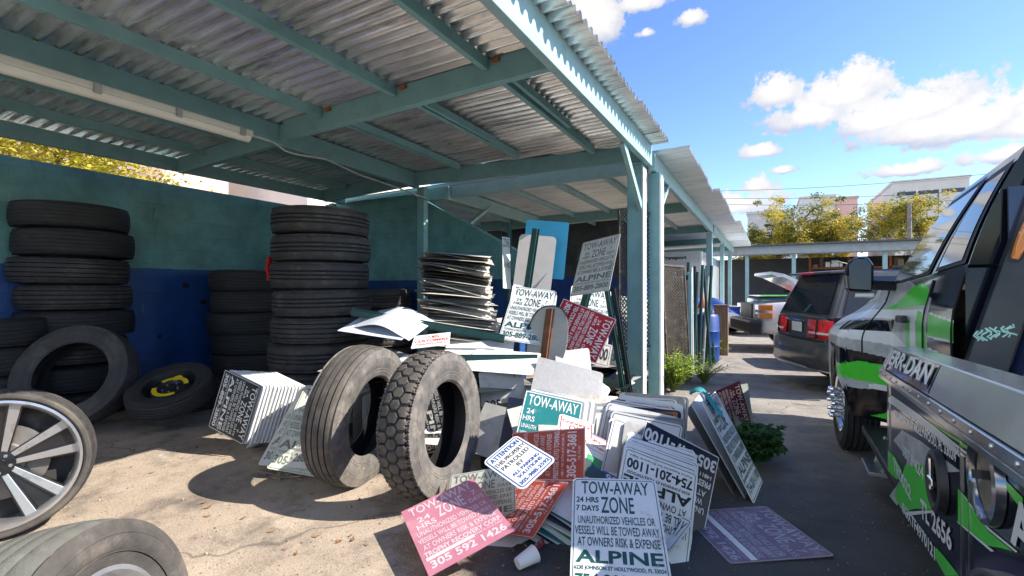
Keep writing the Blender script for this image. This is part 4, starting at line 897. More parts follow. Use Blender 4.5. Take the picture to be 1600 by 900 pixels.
# round ended sign back with a rusty channel post and a black cable
M, w, h = pose('disk')
T = thing('round_sign_back', 'oval grey sign back with a rusty brown post down its middle', 'sign', M=M)
mb = MB(); n = 40; pts = [(.5 * w * (abs(math.cos(t)) ** .8) * (1 if math.cos(t) > 0 else -1), .5 * h * (abs(math.sin(t)) ** .8) * (1 if math.sin(t) > 0 else -1)) for t in [2 * math.pi * i / n for i in range(n)]]
mb.prism(pts, -.004, 0); mb.build('sign_plate', mat('khaki_sheet', (.46, .44, .38), .5, var=.08, dirt=(.35, .31, .25), dirt_amt=.3), T, local=True)
mb = MB(); mb.box(-.03, .03, -.62, .30, .002, .03); mb.box(-.045, -.03, -.62, .30, .002, .012); mb.box(.03, .045, -.62, .30, .002, .012); mb.build('rusty_post', mat('rusty_brown_post', (.16, .065, .03), .8, var=.35, vs=14, bump=.2, bs=60), T, local=True)
mb = MB(); mb.tube([(x * 1.015, y * 1.015, .006) for x, y in pts[4:36]] , .007, 6); mb.build('black_cable', hose, T, smooth=True, local=True)

# green sign posts
def upost(p, q, label, m=post_green, w=.05, group='green sign posts'):
    mb = MB(); p = Vector(p); q = Vector(q); up = (0, -1, .1)
    d = (q - p).normalized(); a = d.cross(Vector(up)).normalized(); nrm = a.cross(d)
    mb.bar(p, q, w * .5, .006, up)
    for s_ in (-1, 1):
        mb.bar(p + a * s_ * w * .3 - nrm * .012, q + a * s_ * w * .3 - nrm * .012, .006, .03, up)
        mb.bar(p + a * s_ * w * .45 - nrm * .026, q + a * s_ * w * .45 - nrm * .026, w * .3, .005, up)
    return tag(mb.build('sign_post', m), label, 'post', group)
upost(at(822, 452, 5.15), at(836, 357, 5.15), 'dark green channel post in front of the grey rounded sheet', w=.075)
upost(at(975, 622, 4.9), at(945, 440, 5.0), 'green channel post leaning between the red sign and the corner post')
upost(at(985, 625, 5.0), at(958, 450, 5.05), 'dark green post leaning close against the teal corner post', m=mat('very_dark_green', (.008, .02, .02), .5))
upost(at(905, 500, 5.2), at(918, 452, 5.3), 'short green post end below the grey weathered sign', w=.08)
upost(at(795, 640, 4.3), at(800, 585, 4.35), 'green post stub under the flat white sheet', w=.09)
upost(at(548, 487, 4.85), at(788, 530, 4.75), 'dark green post lying across the folded sheets', w=.07)
upost(at(640, 560, 4.55), at(840, 560, 4.5), 'long green post lying on the flat sheets behind the tyres', w=.06)
upost(at(793, 470, 5.7), at(795, 347, 5.7), 'thin blue green post standing by the edge-on sign strip', w=.04)

# heap of bent sign stock: one sheet each
hb = at(715, 500, 5.35)
k = 0
z = .03
HEAP = []
bend_meshes = []
for v_ in range(4):
    mb = MB(); bd = R_.uniform(.10, .16); sg = R_.uniform(-.03, .05); tw_ = R_.uniform(-.03, .03)
    for zz in (0, -.004):
        mb.grid(lambda a, b: ((a - .5) * .72, (b - .5) * .72, zz - bd * abs((a - .5) - (b - .5)) ** 1.15 * 1.1 + sg * ((a - .5) ** 2 + (b - .5) ** 2) + tw_ * (a - .5) * (b - .5) * 3), 10, 10)
    bend_meshes.append(mb)
heap_mats = [aged_sheet, white_old, mat('pale_aged_sheet', (.62, .60, .55), .5, var=.12, vs=5, dirt=(.3, .25, .18), dirt_amt=.4), mat('dark_aged_sheet', (.20, .17, .13), .6, var=.3), white_old, white_old, grey_sheet]
protos = []
for j, mb in enumerate(bend_meshes):
    for m_ in heap_mats:
        protos.append((mb, m_))
made = {}
while z < 1.86:
    j = R_.randrange(len(protos)); mb, m_ = protos[j]
    if j not in made:
        o = mb.build('bent_sheet', m_, None, local=True, smooth=True); made[j] = o
    else:
        o = made[j].copy(); C.objects.link(o)
    f_ = z / 1.86
    jit = .075 if z < 1.45 else .025
    o.matrix_world = Matrix.Translation((hb.x + R_.uniform(-jit, jit) + (.05 if z < 1.3 else 0), hb.y + R_.uniform(-jit, jit), z)) @ Euler((R_.uniform(-.05, .05), R_.uniform(-.05, .05), rad(28 + 4) + R_.uniform(-.12, .12) + (rad(45) if False else 0))).to_matrix().to_4x4() @ Matrix.Diagonal((1, 1, R_.uniform(.35, 1.1), 1))
    tag(o, 'bent weathered sign sheet in the tall messy heap by the inner post', 'sheet', 'bent sheets in the tall heap')
    HEAP.append(o); z += R_.uniform(.013, .030); k += 1
HEAP[-1]['label'] = 'topmost creased sheet on the tall messy heap by the inner post'

# low heap under the sheets behind the tyres: loose sheets lying about
for i in range(34):
    f_ = i / 33
    u = R_.uniform(560, 800); dpt = R_.uniform(4.25, 5.0)
    p = at(u, 560, dpt); p.z = .04 + .78 * f_
    M = Matrix.Translation(p) @ Euler((R_.uniform(-.12, .12), R_.uniform(-.12, .12), R_.uniform(0, 6))).to_matrix().to_4x4()
    sign(M, .6, .45, 'loose sign sheet lying in the low heap behind the two truck tyres', [white_old, aged_sheet, grey_sheet, white_sheet, black_sheet, teal_sheet][i % 6], r=.02, cat='sheet', name='metal_sheet', group='loose sheets behind the tyres', bend=(lambda a, b: .03 * math.sin(a * 4)) if i % 2 else None)
# low heap filling the floor below the red sign and the grey sheet
for i in range(26):
    u = R_.uniform(860, 985); dpt = R_.uniform(4.9, 5.8)
    p = at(u, 560, dpt); p.z = .03 + .62 * (i / 25) * R_.uniform(.7, 1)
    M = Matrix.Translation(p) @ Euler((R_.uniform(-.25, .25), R_.uniform(-.25, .25), R_.uniform(0, 6))).to_matrix().to_4x4()
    sign(M, .6, .45, 'loose sign sheet lying in the heap under the red sideways sign', [grey_sheet, navy_sheet, white_old, aged_sheet, black_sheet, navy_sheet][i % 6], r=.02, cat='sheet', name='metal_sheet', group='loose sheets under the red sign')
# sheets standing on edge behind the tyres (seen through them)
for i in range(5):
    p = at(585 + 14 * i, 640, 4.25 + .04 * i); M = frame((p.x, p.y, .30), CR * .5 + CF * .75 + CU * .15, CU + CR * .25)
    sign(M, .46, .6, 'sheet standing on edge seen through the ribbed truck tyre', [grey_sheet, white_sheet, grey_sheet, black_sheet, white_old][i], group='sheets seen through the tyre')
p = at(690, 640, 4.15); sign(frame((p.x, p.y, .36), -CU + CR * .25, CR + CU * .2), .6, .45, 'black tow-away sign turned sideways seen through the hexagon tread tyre', black_sheet, [(L_OLD, ink_white)], (.01, .005, ink_white), .02)
p = at(785, 625, 4.3); sign(frame((p.x, p.y, .55), CR + CU * .12, CU * .9 + CF * .3), .40, .36, 'white sign with a dark phone band hanging below the flat white sheet', white_old, [([('305-520', .08, .72, .92, .95, 1)], ink_black)], None, .02)
# big curled pale sheet and black bag beside the tyre
p = on_z(800, 690)
mb = MB(); 
mb.grid(lambda a, b: (p.x - .10 + .16 * math.sin(a * 2.2) + .08 * b, p.y + .25 + .12 * b - .06 * a, .02 + .52 * a - .1 * a * a), 12, 3)
o = mb.build('curled_trim', mat('cream_plastic', (.62, .58, .50), .5, var=.1, dirt=(.35, .3, .22), dirt_amt=.4), smooth=True); md = o.modifiers.new('s', 'SOLIDIFY'); md.thickness = .006
tag(o, 'curled cream plastic trim strip right of the hexagon tread tyre', 'trim')
mb = MB()
for i in range(9):
    a = R_.uniform(-.25, .2); mb.box(p.x - .28 + .04 * i, p.x - .25 + .04 * i, p.y + .42 + a * .3, p.y + .5 + a * .3, 0, R_.uniform(.15, .45))
tag(mb.build('scrap_bracket', black_gloss, bevel=.004), 'black crumpled scrap bracket beside the hexagon tread tyre', 'scrap')
# A-frame of panels on the right edge of the pile, seen nearly edge on
def panel(pb, pt, wdir, w, label, mats_, layers=(), bord=None):
    pb = Vector(pb); pt = Vector(pt); y = (pt - pb); h = y.length; x = Vector(wdir).normalized()
    M = frame((pb + pt) / 2 + x * (w / 2), x, y)
    return sign(M, w, h, label, mats_, layers, bord, .02, t=.006)
vd = ray(1178, 788).copy(); vd.z = 0; vd.normalize(); side = Vector((vd.y, -vd.x, 0))
b0 = on_z(1178, 788); 
for i, (du, lab, bgc, lay) in enumerate(((0, 'panel with teal patterned face, outermost of the leaning boards at the right of the pile', white_sheet, [(L_ALPINE, GA)]), (-14, 'pale blue grey board leaning inside the patterned panel', mat('pale_blue_sheet', (.55, .60, .66)), ()), (-34, 'dark edged board leaning innermost at the right of the pile', grey_sheet, ()))):
    pb_ = on_z(1178 + du, 788 - i * 5); tp = at([1098, 1082, 1076][i], [628, 630, 640][i], pb_.dot(CF) + .20 + .04 * i)
    wd = vd + side * [.13, .05, .04][i]
    panel(pb_, tp, wd, .46, lab, bgc, lay, (.01, .005, ink_navy) if i == 0 else None)
p1 = at(1138, 652, 4.6); sign(frame((p1.x, p1.y, .30), CR * .35 - CU * .8 + CF * .3, CR * .9 + CU * .4), .5, .36, 'maroon sign turned sideways at the back of the leaning boards', mat('maroon_sheet', (.10, .02, .035), .5), [(L_OLD, ink_rose)], None, .01)
p1 = at(1160, 655, 4.7); sign(frame((p1.x, p1.y, .26), CR * .8 + CF * .5, CU + CR * -.3), .3, .5, 'grey green board behind the maroon sign', mat('grey_green_board', (.22, .25, .22), .6), r=.01)
# pale rag of teal tape on top of the panels
mb = MB(); q = at(1098, 616, 3.55)
mb.grid(lambda a, b: (q.x + .22 * (a - .4), q.y + .10 * (b - .5), q.z + .04 * math.sin(5 * a) - .10 * a * a + .02 * math.sin(7 * b)), 10, 5)
tag(mb.build('teal_rag', mat('teal_rag', (.02, .32, .36), .7), smooth=True), 'scrap of bright teal plastic film over the top of the leaning boards', 'scrap')

# foam cup, fender cap, red rag
cp = thing('foam_cup', 'white foam cup lying on the ground below the pink sign', 'cup', M=frame(on_z(822, 888) + Vector((0, 0, .05)), Vector((.45, .8, .18)), (0, 0, 1)))
mb = MB(); mb.lathe([(-.055, .001), (-.055, .030), (.055, .044), (.058, .046), (.060, .044), (.055, .041), (-.05, .027), (-.05, .001)], 28); mb.build('cup_body', mat('white_foam', (.78, .78, .77), .7, var=.03), cp, smooth=True, local=True)
mb = MB(); p = on_z(400, 700); M = frame(p + Vector((.03, .05, .10)), CR * .75 + CU * .6, -CF + CU * .4); mb.M = M
mb.grid(lambda a, b: ((a - .5) * .34, (b - .5) * .14 * (1 - .4 * (2 * a - 1) ** 4), .035 * (1 - (2 * a - 1) ** 4) * (1 - (2 * b - 1) ** 4)), 20, 10)
o = mb.build('trim_cap', mat('pale_trim_plastic', (.62, .62, .60), .4, var=.05), smooth=True); md = o.modifiers.new('s', 'SOLIDIFY'); md.thickness = .006
tag(o, 'pale rounded plastic trim cap leaning on the upright sign stack', 'trim')
mb = MB(); p = at(419, 420, 5.35)
mb.grid(lambda a, b: (p.x + .06 * (a - .5) + .015 * math.sin(9 * b), p.y + .02 * math.sin(6 * a), p.z + .26 * (b - .5)), 8, 12)
o = mb.build('red_rag', mat('red_cloth', (.50, .008, .012), .8, var=.2, vs=20), smooth=True); md = o.modifiers.new('s', 'SOLIDIFY'); md.thickness = .03
tag(o, 'red cloth stuffed between the centre tyre stack and the stack behind', 'cloth')

# ------------------------------------------------------------------ tow truck
YT = Vector((math.sin(rad(2.3)) * math.cos(rad(2.5)), math.cos(rad(2.3)) * math.cos(rad(2.5)), -math.sin(rad(2.5))))
XT = Vector((math.cos(rad(2.3)), -math.sin(rad(2.3)), 0)); ZT = XT.cross(YT)
TM = Matrix((XT, YT, ZT)).transposed().to_4x4(); TM.translation = Vector((.5, 2.92, 0))
TMI = TM.inverted()
def tpl(u, v, x=0.):
    o = TMI @ CAM; d = TMI.to_3x3() @ ray(u, v); p = o + d * ((x - o.x) / d.x); return (-p.y, p.z)
trk = thing('tow_truck', 'black flatbed tow truck with lime green and white graphics at the right edge', 'tow truck', M=TM)
def tb(mb, name, m, **kw): return mb.build(name, m, trk, local=True, **kw)
WY, WZ, WR = 2.40, .515, .415
def sm(a, b, t): t = max(0, min(1, (t - a) / (b - a))); return t * t * (3 - 2 * t)
def side_x(y, z):
    base = .245 + .055 * sm(1.25, 1.58, z) ** 1.2 + .02 * (1 - sm(.4, .9, z))
    return base - .335 * sm(1.55, 2.0, y) * (1 - .75 * sm(1.12, 1.45, z)) + .06 * sm(3.1, 3.7, y)
def top_z(y): return 1.57 if y < 1.95 else 1.57 - .10 * sm(1.95, 2.3, y) - .24 * sm(2.3, 3.5, y)
def bot_z(y):
    d = abs(y - WY); return .50 if d > .52 else WZ + math.sqrt(.52 ** 2 - d * d) if WZ + math.sqrt(max(0, .52 ** 2 - d * d)) > .5 else .5
def inpoly(p, poly):
    x, y = p; c = False; n = len(poly)
    for i in range(n):
        x1, y1 = poly[i]; x2, y2 = poly[(i + 1) % n]
        if (y1 > y) != (y2 > y) and x < (x2 - x1) * (y - y1) / (y2 - y1) + x1: c = not c
    return c
# wrap: polygons in (y, z) on the cab side; later wins. slots: 0 black 1 green 2 white 3 grey 4 lime
WRAP = [
    (3, [(3.6, .4), (3.6, 1.6), (1.5, 1.6), (.52, 1.42), (.52, .95), (1.3, .82)]),
    (2, [(3.4, 1.30), (1.9, 1.37), (.62, 1.36), (.62, 1.29), (1.9, 1.30), (3.4, 1.2)]),
    (2, [(2.9, 1.20), (1.9, 1.24), (1.1, 1.12), (1.1, 1.04), (2.0, 1.14), (2.9, 1.12)]),
    (0, [(2.2, 1.27), (1.55, 1.29), (1.6, 1.20), (2.2, 1.19)]),
    (0, [(2.9, 1.05), (2.0, 1.06), (1.25, .93), (1.35, .80), (2.2, .96)]),
    (1, [(1.75, 1.37), (1.45, 1.46), (1.15, 1.52), (.82, 1.53), (.64, 1.47), (.60, 1.385), (1.1, 1.38)]),
    (1, [(1.12, 1.29), (.98, 1.29), (.98, 1.0), (1.12, 1.0)]),
    (2, [(.98, 1.36), (.84, 1.36), (.80, 1.02), (.98, 1.02)]),
    (1, [(.80, 1.36), (.66, 1.34), (.52, 1.2), (.50, 1.03), (.62, 1.0), (.80, 1.02)]),
    (4, [(.56, 1.26), (.52, 1.2), (.495, 1.10), (.50, 1.03), (.535, 1.05), (.53, 1.15)]),
    (0, [(.50, .4), (.50, 1.56), (-.1, 1.56), (-.1, .4)]),
    (2, [(.50, 1.345), (-.1, 1.30), (-.1, 1.195), (.50, 1.205)]),
    (1, [(.50, 1.335), (-.1, 1.288), (-.1, 1.207), (.50, 1.217)]),
    (2, [(.50, 1.15), (-.1, 1.12), (-.1, .98), (.50, .98)]),
    (1, [(2.05, .86), (1.8, .95), (1.55, .93), (1.35, .82), (1.55, .78), (1.9, .80)]),
    (2, [(1.75, .78), (1.2, .82), (.6, .76), (.6, .72), (1.2, .76), (1.75, .74)]),
    (1, [(1.1, .80), (.62, .92), (.30, .90), (.30, .66), (.7, .66)]),
    (0, [(1.9, .4), (1.9, .73), (1.1, .72), (.3, .66), (-.1, .6), (-.1, .4)]),
    (1, [(1.75, .53), (1.5, .66), (1.2, .62), (1.35, .53)]),
]
s = MB(); s.fixn = False
NY = 440; NZ = 150
def sidefn(a, b):
    y = -.02 + 3.62 * a; z = bot_z(y) + (top_z(y) - bot_z(y)) * b; return (side_x(y, z), y, z)
s.grid(sidefn, NY, NZ)
for i in range(NY):
    for j in range(NZ):
        y = -.02 + 3.62 * (i + .5) / NY; zb = bot_z(y); z = zb + (top_z(y) - zb) * (j + .5) / NZ
        c = 0
        for col, poly in WRAP:
            if inpoly((y, z), poly): c = col
        s.m[i * NZ + j] = c
tb(s, 'cab_side_panel', [truck_black, wrap_green, wrap_white, wrap_grey, wrap_lime], smooth=True, angle=60)
# far side, hood top, nose, floor
s = MB()
s.grid(lambda a, b: (2.28 - sidefn(a, b)[0], sidefn(a, b)[1], sidefn(a, b)[2]), 60, 12)
s.grid(lambda a, b: (lambda y: (side_x(y, top_z(y)) + (2.28 - 2 * side_x(y, top_z(y))) * b, y, top_z(y) + .05 * math.sin(math.pi * b)))(1.9 + 1.7 * a), 16, 12)
s.grid(lambda a, b: (side_x(3.6, .5) + (2.28 - 2 * side_x(3.6, .5)) * a, 3.605, .5 + .78 * b), 4, 4)
s.grid(lambda a, b: (.29 + 1.70 * a, -.015, .6 + .95 * b), 4, 4)
tb(s, 'cab_body', truck_black, smooth=True)
s = MB(); s.box(.25, 2.0, .0, 1.75, .45, .52); s.box(.55, .7, -3, 3, .5, .72); s.box(1.6, 1.75, -3, 3, .5, .72); tb(s, 'chassis_frame', dark_metal)
# greenhouse
def gp(a, b, off=0.):
    pb = Vector((.302, -.02 + 2.14 * a, 1.565)); pt = Vector((.49, -.06 + 1.06 * a, 2.09)); p = pb.lerp(pt, b)
    bulge = .018 * math.sin(math.pi * b); return Vector((p.x - bulge - off, p.y, p.z + .0))
s = MB(); s.fixn = False
s.grid(lambda a, b: gp(a, b), 16, 10)
s.grid(lambda a, b: Vector((2.28 - gp(a, b).x, gp(a, b).y, gp(a, b).z)), 16, 10)
s.grid(lambda a, b: Vector((.49 + 1.30 * b, -.06 + 1.06 * a, 2.09 + .055 * math.sin(math.pi * b) ** .6)), 8, 14)
s.grid(lambda a, b: Vector((gp(0, a).x + (2.28 - 2 * gp(0, a).x) * b, gp(0, a).y, gp(0, a).z)), 6, 6)
tb(s, 'cab_roof_shell', truck_black, smooth=True, angle=50)
s = MB(); s.grid(lambda a, b: Vector((gp(1, a).x + (2.28 - 2 * gp(1, a).x) * b, gp(1, a).y + .02, gp(1, a).z)), 6, 6); tb(s, 'windscreen', glass_blue, smooth=True)
def pane(a0, a1, b0, b1, off, skew=0.):
    s = MB(); s.fixn = False; s.grid(lambda a, b: gp(a0 + (a1 - a0) * a + skew * b, b0 + (b1 - b0) * b, off), 10, 8); return s
tb(pane(.355, .965, .02, .93, .006), 'window_seal', hose, smooth=True); tb(pane(.385, .94, .05, .86, .010), 'door_window', glass_blue, smooth=True)
tb(pane(.02, .29, .02, .90, .006), 'window_seal', hose, smooth=True); tb(pane(.05, .26, .06, .82, .010), 'quarter_window', glass, smooth=True)
for y, z0, z1 in ((.60, .62, 1.53), (1.78, 1.02, 1.53), (.0, .62, 1.53)):
    s = MB()
    pts = [(side_x(y, z0 + (z1 - z0) * k / 10) - .002, y, z0 + (z1 - z0) * k / 10) for k in range(11)]
    s.tube(pts, .006, 5); tb(s, 'door_seam', hose)
s = MB(); s.box(side_x(1.3, 1.3) - .045, side_x(1.3, 1.3) - .012, .98, 1.22, 1.275, 1.325); tb(s, 'door_handle', black_plastic, bevel=.012)
# tow mirror
RIG0 = Matrix(((1, 0, 0, 0), (0, 0, 1, 0), (0, 1, 0, 0), (0, 0, 0, 1)))
s = MB(); s.M = RIG0; s.prism([(-.05, 1.50), (.105, 1.49), (.118, 1.52), (.115, 1.70), (.085, 1.76), (.0, 1.765), (-.045, 1.73), (-.065, 1.62)], 1.455, 1.62); tb(s, 'mirror_housing', truck_black, bevel=.028)
s = MB(); s.M = RIG0; s.prism([(-.035, 1.52), (.095, 1.51), (.098, 1.70), (.07, 1.742), (.0, 1.745), (-.04, 1.70)], 1.449, 1.456); tb(s, 'mirror_glass', black_gloss)
s = MB(); s.bar((.10, 1.54, 1.55), (.28, 1.72, 1.55), .05, .07); tb(s, 'mirror_arm', black_plastic)
s = MB(); s.box(.0, .12, 1.48, 1.6, 1.455, 1.488); tb(s, 'marker_lamp', clear_lens, bevel=.008)
# front wheel
wt_ = bpy.data.objects.new('wheel', None); C.objects.link(wt_); wt_.parent = trk
wt_.matrix_local = axis_frame((.07, WY, WZ), (-1, -.08, 0))
mb = MB(); mb.fixn = False; tyre_mesh(mb, WR, .258, .25, 'rib', 120); mb.build('tyre', [mat('clean_rubber', (.022, .022, .024), .65, var=.2, bump=.1, dirt=(.06, .055, .05), dirt_amt=.3), mat('clean_tread', (.03, .03, .032), .7, var=.2, bump=.1), rubber_in], wt_, smooth=True, angle=28, local=True)
mb = MB(); mb.lathe([(.10, .262), (.115, .258), (.105, .235), (.06, .222), (.075, .19), (.085, .15), (.085, .12), (.10, .115), (.10, .001)], 60); mb.build('chrome_rim', mat('chrome_wheel', (.62, .62, .62), .16, metal=.95, var=.1), wt_, smooth=True, local=True)
mb = MB()
for k in range(8):
    a = 2 * math.pi * k / 8; mb.M = Matrix.Rotation(a, 4, 'X') @ Matrix.Translation((.080, .185, 0)) @ Matrix.Diagonal((1, .7, 1, 1)); mb.lathe([(0, .001), (.003, .030)], 16)
mb.build('hand_holes', mat('hole_black', (.003, .003, .003), .9), wt_, local=True)
mb = MB()
for k in range(10):
    a = 2 * math.pi * k / 10; mb.M = Matrix.Rotation(a, 4, 'X') @ Matrix.Translation((.085, .125, 0)); mb.lathe([(0, .020), (.03, .020), (.035, .015), (.075, .014), (.085, .02), (.11, .016), (.115, .001)], 12)
mb.build('nut_covers', chrome, wt_, smooth=True, local=True)
mb = MB(); mb.grid(lambda a, b: (.02 + .5 * b, WY + .53 * math.cos(math.pi * a), WZ + .53 * math.sin(math.pi * a)), 20, 2); tb(mb, 'wheel_arch_liner', mat('arch_black', (.006, .006, .007), .9), smooth=True)
# running board and step bracket
s = MB(); s.box(.06, .30, .05, 1.72, .40, .455); tb(s, 'running_board', black_plastic, bevel=.01)
s = MB(); s.box(.02, .18, .95, 1.32, .27, .295); s.bar((.1, .98, .28), (.16, .9, .47), .03, .03); s.bar((.1, 1.28, .28), (.16, 1.28, .47), .03, .03); tb(s, 'step', steel, bevel=.004)
# bed: side panel, ledge, rail, deck
BL = 4.6
s = MB(); s.box(0, .5, -BL, 0, .565, 1.012); tb(s, 'toolbox_panel', truck_black, bevel=.006)
RIG = Matrix(((1, 0, 0, 0), (0, 0, 1, 0), (0, 1, 0, 0), (0, 0, 0, 1)))
def extr(poly, y0, y1): 
    s = MB(); s.M = RIG; s.prism(poly, y0, y1); return s
tb(extr([(-.030, 1.016), (-.030, 1.032), (-.022, 1.036), (-.030, 1.040), (-.030, 1.064), (.2, 1.064), (.2, 1.016)], -BL, .0), 'lower_rail', alu)
tb(extr([(-.018, 1.066), (.022, 1.168), (.125, 1.172), (.135, 1.066)], -BL, .02), 'side_rail', mat('worn_aluminium', (.50, .53, .56), .2, metal=.9, var=.2, vs=4, dirt=(.2, .2, .2), dirt_amt=.25, ds=6), bevel=.004)
s = MB(); s.box(.14, 1.95, -BL, .0, 1.0, 1.075); tb(s, 'deck', mat('steel_deck', (.40, .36, .32), .5, metal=.4, var=.25, dirt=(.2, .12, .07), dirt_amt=.35))
s = MB(); s.box(1.95, 2.1, -BL, 0, 1.0, 1.17); tb(s, 'far_rail', alu)
PF = Matrix(((0, 0, -1, 0), (-1, 0, 0, 0), (0, 1, 0, 0), (0, 0, 0, 1)))      # (s, z, out) on the side plane
def decal(polys_px, m, name, out=.0015, x=0.):
    s = MB(); s.M = PF
    for poly in polys_px:
        pts = [tpl(u, v, x) for u, v in poly]; s.add([(a, b, out) for a, b in pts], [tuple(range(len(pts)))])
    return tb(s, name, m)
decal([[(1410, 672), (1440, 690), (1502, 737), (1480, 738), (1445, 730), (1425, 745), (1402, 790), (1390, 775), (1415, 740), (1418, 715), (1396, 688)]], wrap_grey, 'grey_swoosh', .0010)
decal([[(1388, 622), (1388, 628), (1430, 655), (1500, 712), (1512, 715), (1440, 650), (1394, 618)]], wrap_white, 'white_pinstripe', .0014)
decal([[(1440, 652), (1500, 692), (1560, 745), (1600, 800), (1600, 778), (1545, 722), (1500, 687)], [(1416, 726), (1447, 727), (1468, 738), (1462, 770), (1466, 797), (1430, 795), (1412, 800), (1398, 775)], [(1498, 764), (1510, 776), (1545, 830), (1585, 862), (1568, 857), (1540, 852), (1498, 815)], [(1388, 703), (1400, 715), (1410, 735), (1402, 750), (1388, 735)], [(1463, 855), (1475, 868), (1500, 900), (1478, 900), (1462, 872)]], wrap_green, 'green_flames', .0018)
decal([[(1402, 782), (1416, 800), (1465, 797), (1470, 800), (1418, 806)], [(1496, 814), (1498, 817), (1550, 862), (1556, 862)], [(1498, 762), (1545, 828), (1590, 864), (1592, 862), (1548, 826)], [(1436, 651), (1560, 749), (1562, 746), (1440, 650)]], wrap_white, 'white_outline', .0022)
def ptext(t, s0, z0, s1, z1, m=wrap_white, name='door_lettering', slope=0., bold=False, out=.003, x=0.):
    mb = MB(); mb.M = PF; vs, fs = glyphs(t, bold)
    mb.add([(s0 + a * (s1 - s0), z0 + b * (z1 - z0) + slope * a, out - x) for a, b in vs], fs); return tb(mb, name, m)
def pxtext(t, p0, p1, top, name='door_lettering', m=wrap_white):
    s0, z0 = tpl(*p0); s1, z1 = tpl(*p1); h = tpl(*top)[1] - z0
    ptext(t, s0, z0, s1, z0 + h, m, name, z1 - z0, True)
pxtext('TRANSPORTERS WORTH BEACH, FL 33460', (1396, 635), (1503, 719), (1396, 623))
pxtext('6230 JOHNSON ST HOLLYWOOD, FL 33024', (1398, 653), (1496, 728), (1398, 639))
pxtext('187 P424', (1412, 712), (1445, 752), (1412, 694), 'permit_lettering')
pxtext('TR0022', (1397, 733), (1425, 784), (1397, 714), 'permit_lettering')
pxtext('TL 2656', (1440, 808), (1489, 864), (1440, 778), 'permit_lettering')
pxtext('ISOXTF4970121', (1411, 800), (1463, 878), (1411, 783), 'serial_lettering')
ptext('A', 1.60, .86, 1.72, .96, name='big_lettering', bold=True)
# raised maker's lettering on the rail
mb = MB(); vs, fs = glyphs('JERR-DAN', True)
def rail_pt(a, b, o): 
    sx = .085 + a * .84; z = 1.072 + b * .088; x = -.018 + (z - 1.066) / .102 * .040; return (x - o, -sx - .025 * b * 0 + .02 * b, z + o * .3)
for o, nm, m_ in ((.003, 'maker_lettering_shadow', black_gloss), (.007, 'maker_lettering', wrap_white)):
    mb = MB(); d_ = .006 if nm.endswith('shadow') else 0
    mb.add([rail_pt(a + (d_ * 1.2 if d_ else 0), b - (.10 if d_ else 0), o) for a, b in vs], fs)
    if d_:
        for k in range(1): mb.add([rail_pt(-.02, -.05, .0015), rail_pt(1.04, -.05, .0015), rail_pt(1.04, 1.06, .0015), rail_pt(-.02, 1.06, .0015)], [(0, 1, 2, 3)])
    tb(mb, nm, m_)
# round T-handle latch and round chrome-rimmed recess
def ringpart(sc, zc, r, name, m, prof, n=40, parent=None):
    mb = MB(); mb.M = PF @ Matrix.Translation((sc, zc, 0)) @ Matrix(((0, 1, 0, 0), (0, 0, 1, 0), (1, 0, 0, 0), (0, 0, 0, 1))); mb.lathe([(x * 1.0, q * r) for x, q in prof], n); return tb(mb, name, m, smooth=True)
ringpart(1.035, .815, .092, 'latch_ring', black_plastic, [(.002, 1.05), (.022, 1.0), (.026, .86), (.020, .72), (.004, .68)])
ringpart(1.035, .815, .064, 'latch_bowl', mat('latch_bowl', (.03, .03, .032), .2, metal=.6), [(.006, 1.0), (.003, .6), (.0025, .01)])
mb = MB(); mb.M = PF; mb.box(1.035 - .055, 1.035 - .03, .775, .875, .012, .024); mb.box(1.0, 1.06, .80, .822, .012, .03); tb(mb, 'latch_handle', chrome, bevel=.004)
ringpart(1.475, .952, .100, 'recess_ring', mat('dark_chrome', (.25, .26, .28), .15, metal=.9), [(.002, 1.06), (.018, 1.02), (.022, .92), (.014, .84), (.003, .82)])
ringpart(1.475, .952, .083, 'recess_bowl', mat('bowl_tan', (.32, .27, .2), .25, metal=.5, var=.3, vs=12), [(.004, 1.0), (.0028, .5), (.0026, .01)])
mb = MB(); mb.M = PF; mb.bar((1.42, .945, .01), (1.50, .965, .012), .02, .02); tb(mb, 'recess_spindle', dark_metal)
# rivets along the lower rail
for q in range(14):
    mb = MB(); mb.M = PF @ Matrix.Translation((.06 + .14 * q, 1.05, .030)) @ Matrix(((0, 1, 0, 0), (0, 0, 1, 0), (1, 0, 0, 0), (0, 0, 0, 1))); mb.lathe([(0, .007), (.003, .006), (.004, .001)], 8); tb(mb, 'rivet', steel)
# panel joints
for s_ in (.085, 1.25, 1.32, 2.2):
    mb = MB(); mb.M = PF; mb.box(s_ - .003, s_ + .003, .57, 1.01, 0, .004); tb(mb, 'panel_joint', alu)
# rear fender over the dual wheel
mb = MB()
mb.grid(lambda a, b: (-.035 + .62 * b + .03 * (b > .99), -1.73 + .47 * math.cos(math.pi * a), .36 + (.47 - .02 * abs(2 * b - 1)) * math.sin(math.pi * a) - .0), 32, 6)
o = tb(mb, 'rear_fender', mat('grey_poly_fender', (.06, .062, .066), .35, var=.2, coat=.3), smooth=True); md = o.modifiers.new('s', 'SOLIDIFY'); md.thickness = .02
w2 = bpy.data.objects.new('wheel', None); C.objects.link(w2); w2.parent = trk; w2.matrix_local = axis_frame((.12, -1.73, .415), (-1, 0, 0))
mb = MB(); mb.fixn = False; tyre_mesh(mb, .41, .258, .25, 'rib', 90); mb.build('tyre', [MATS['clean_rubber'], MATS['clean_tread'], rubber_in], w2, smooth=True, angle=28, local=True)
mb = MB(); mb.lathe([(.10, .262), (.06, .22), (.0, .15), (.0, .001)], 40); mb.build('chrome_rim', MATS['chrome_wheel'], w2, smooth=True, local=True)
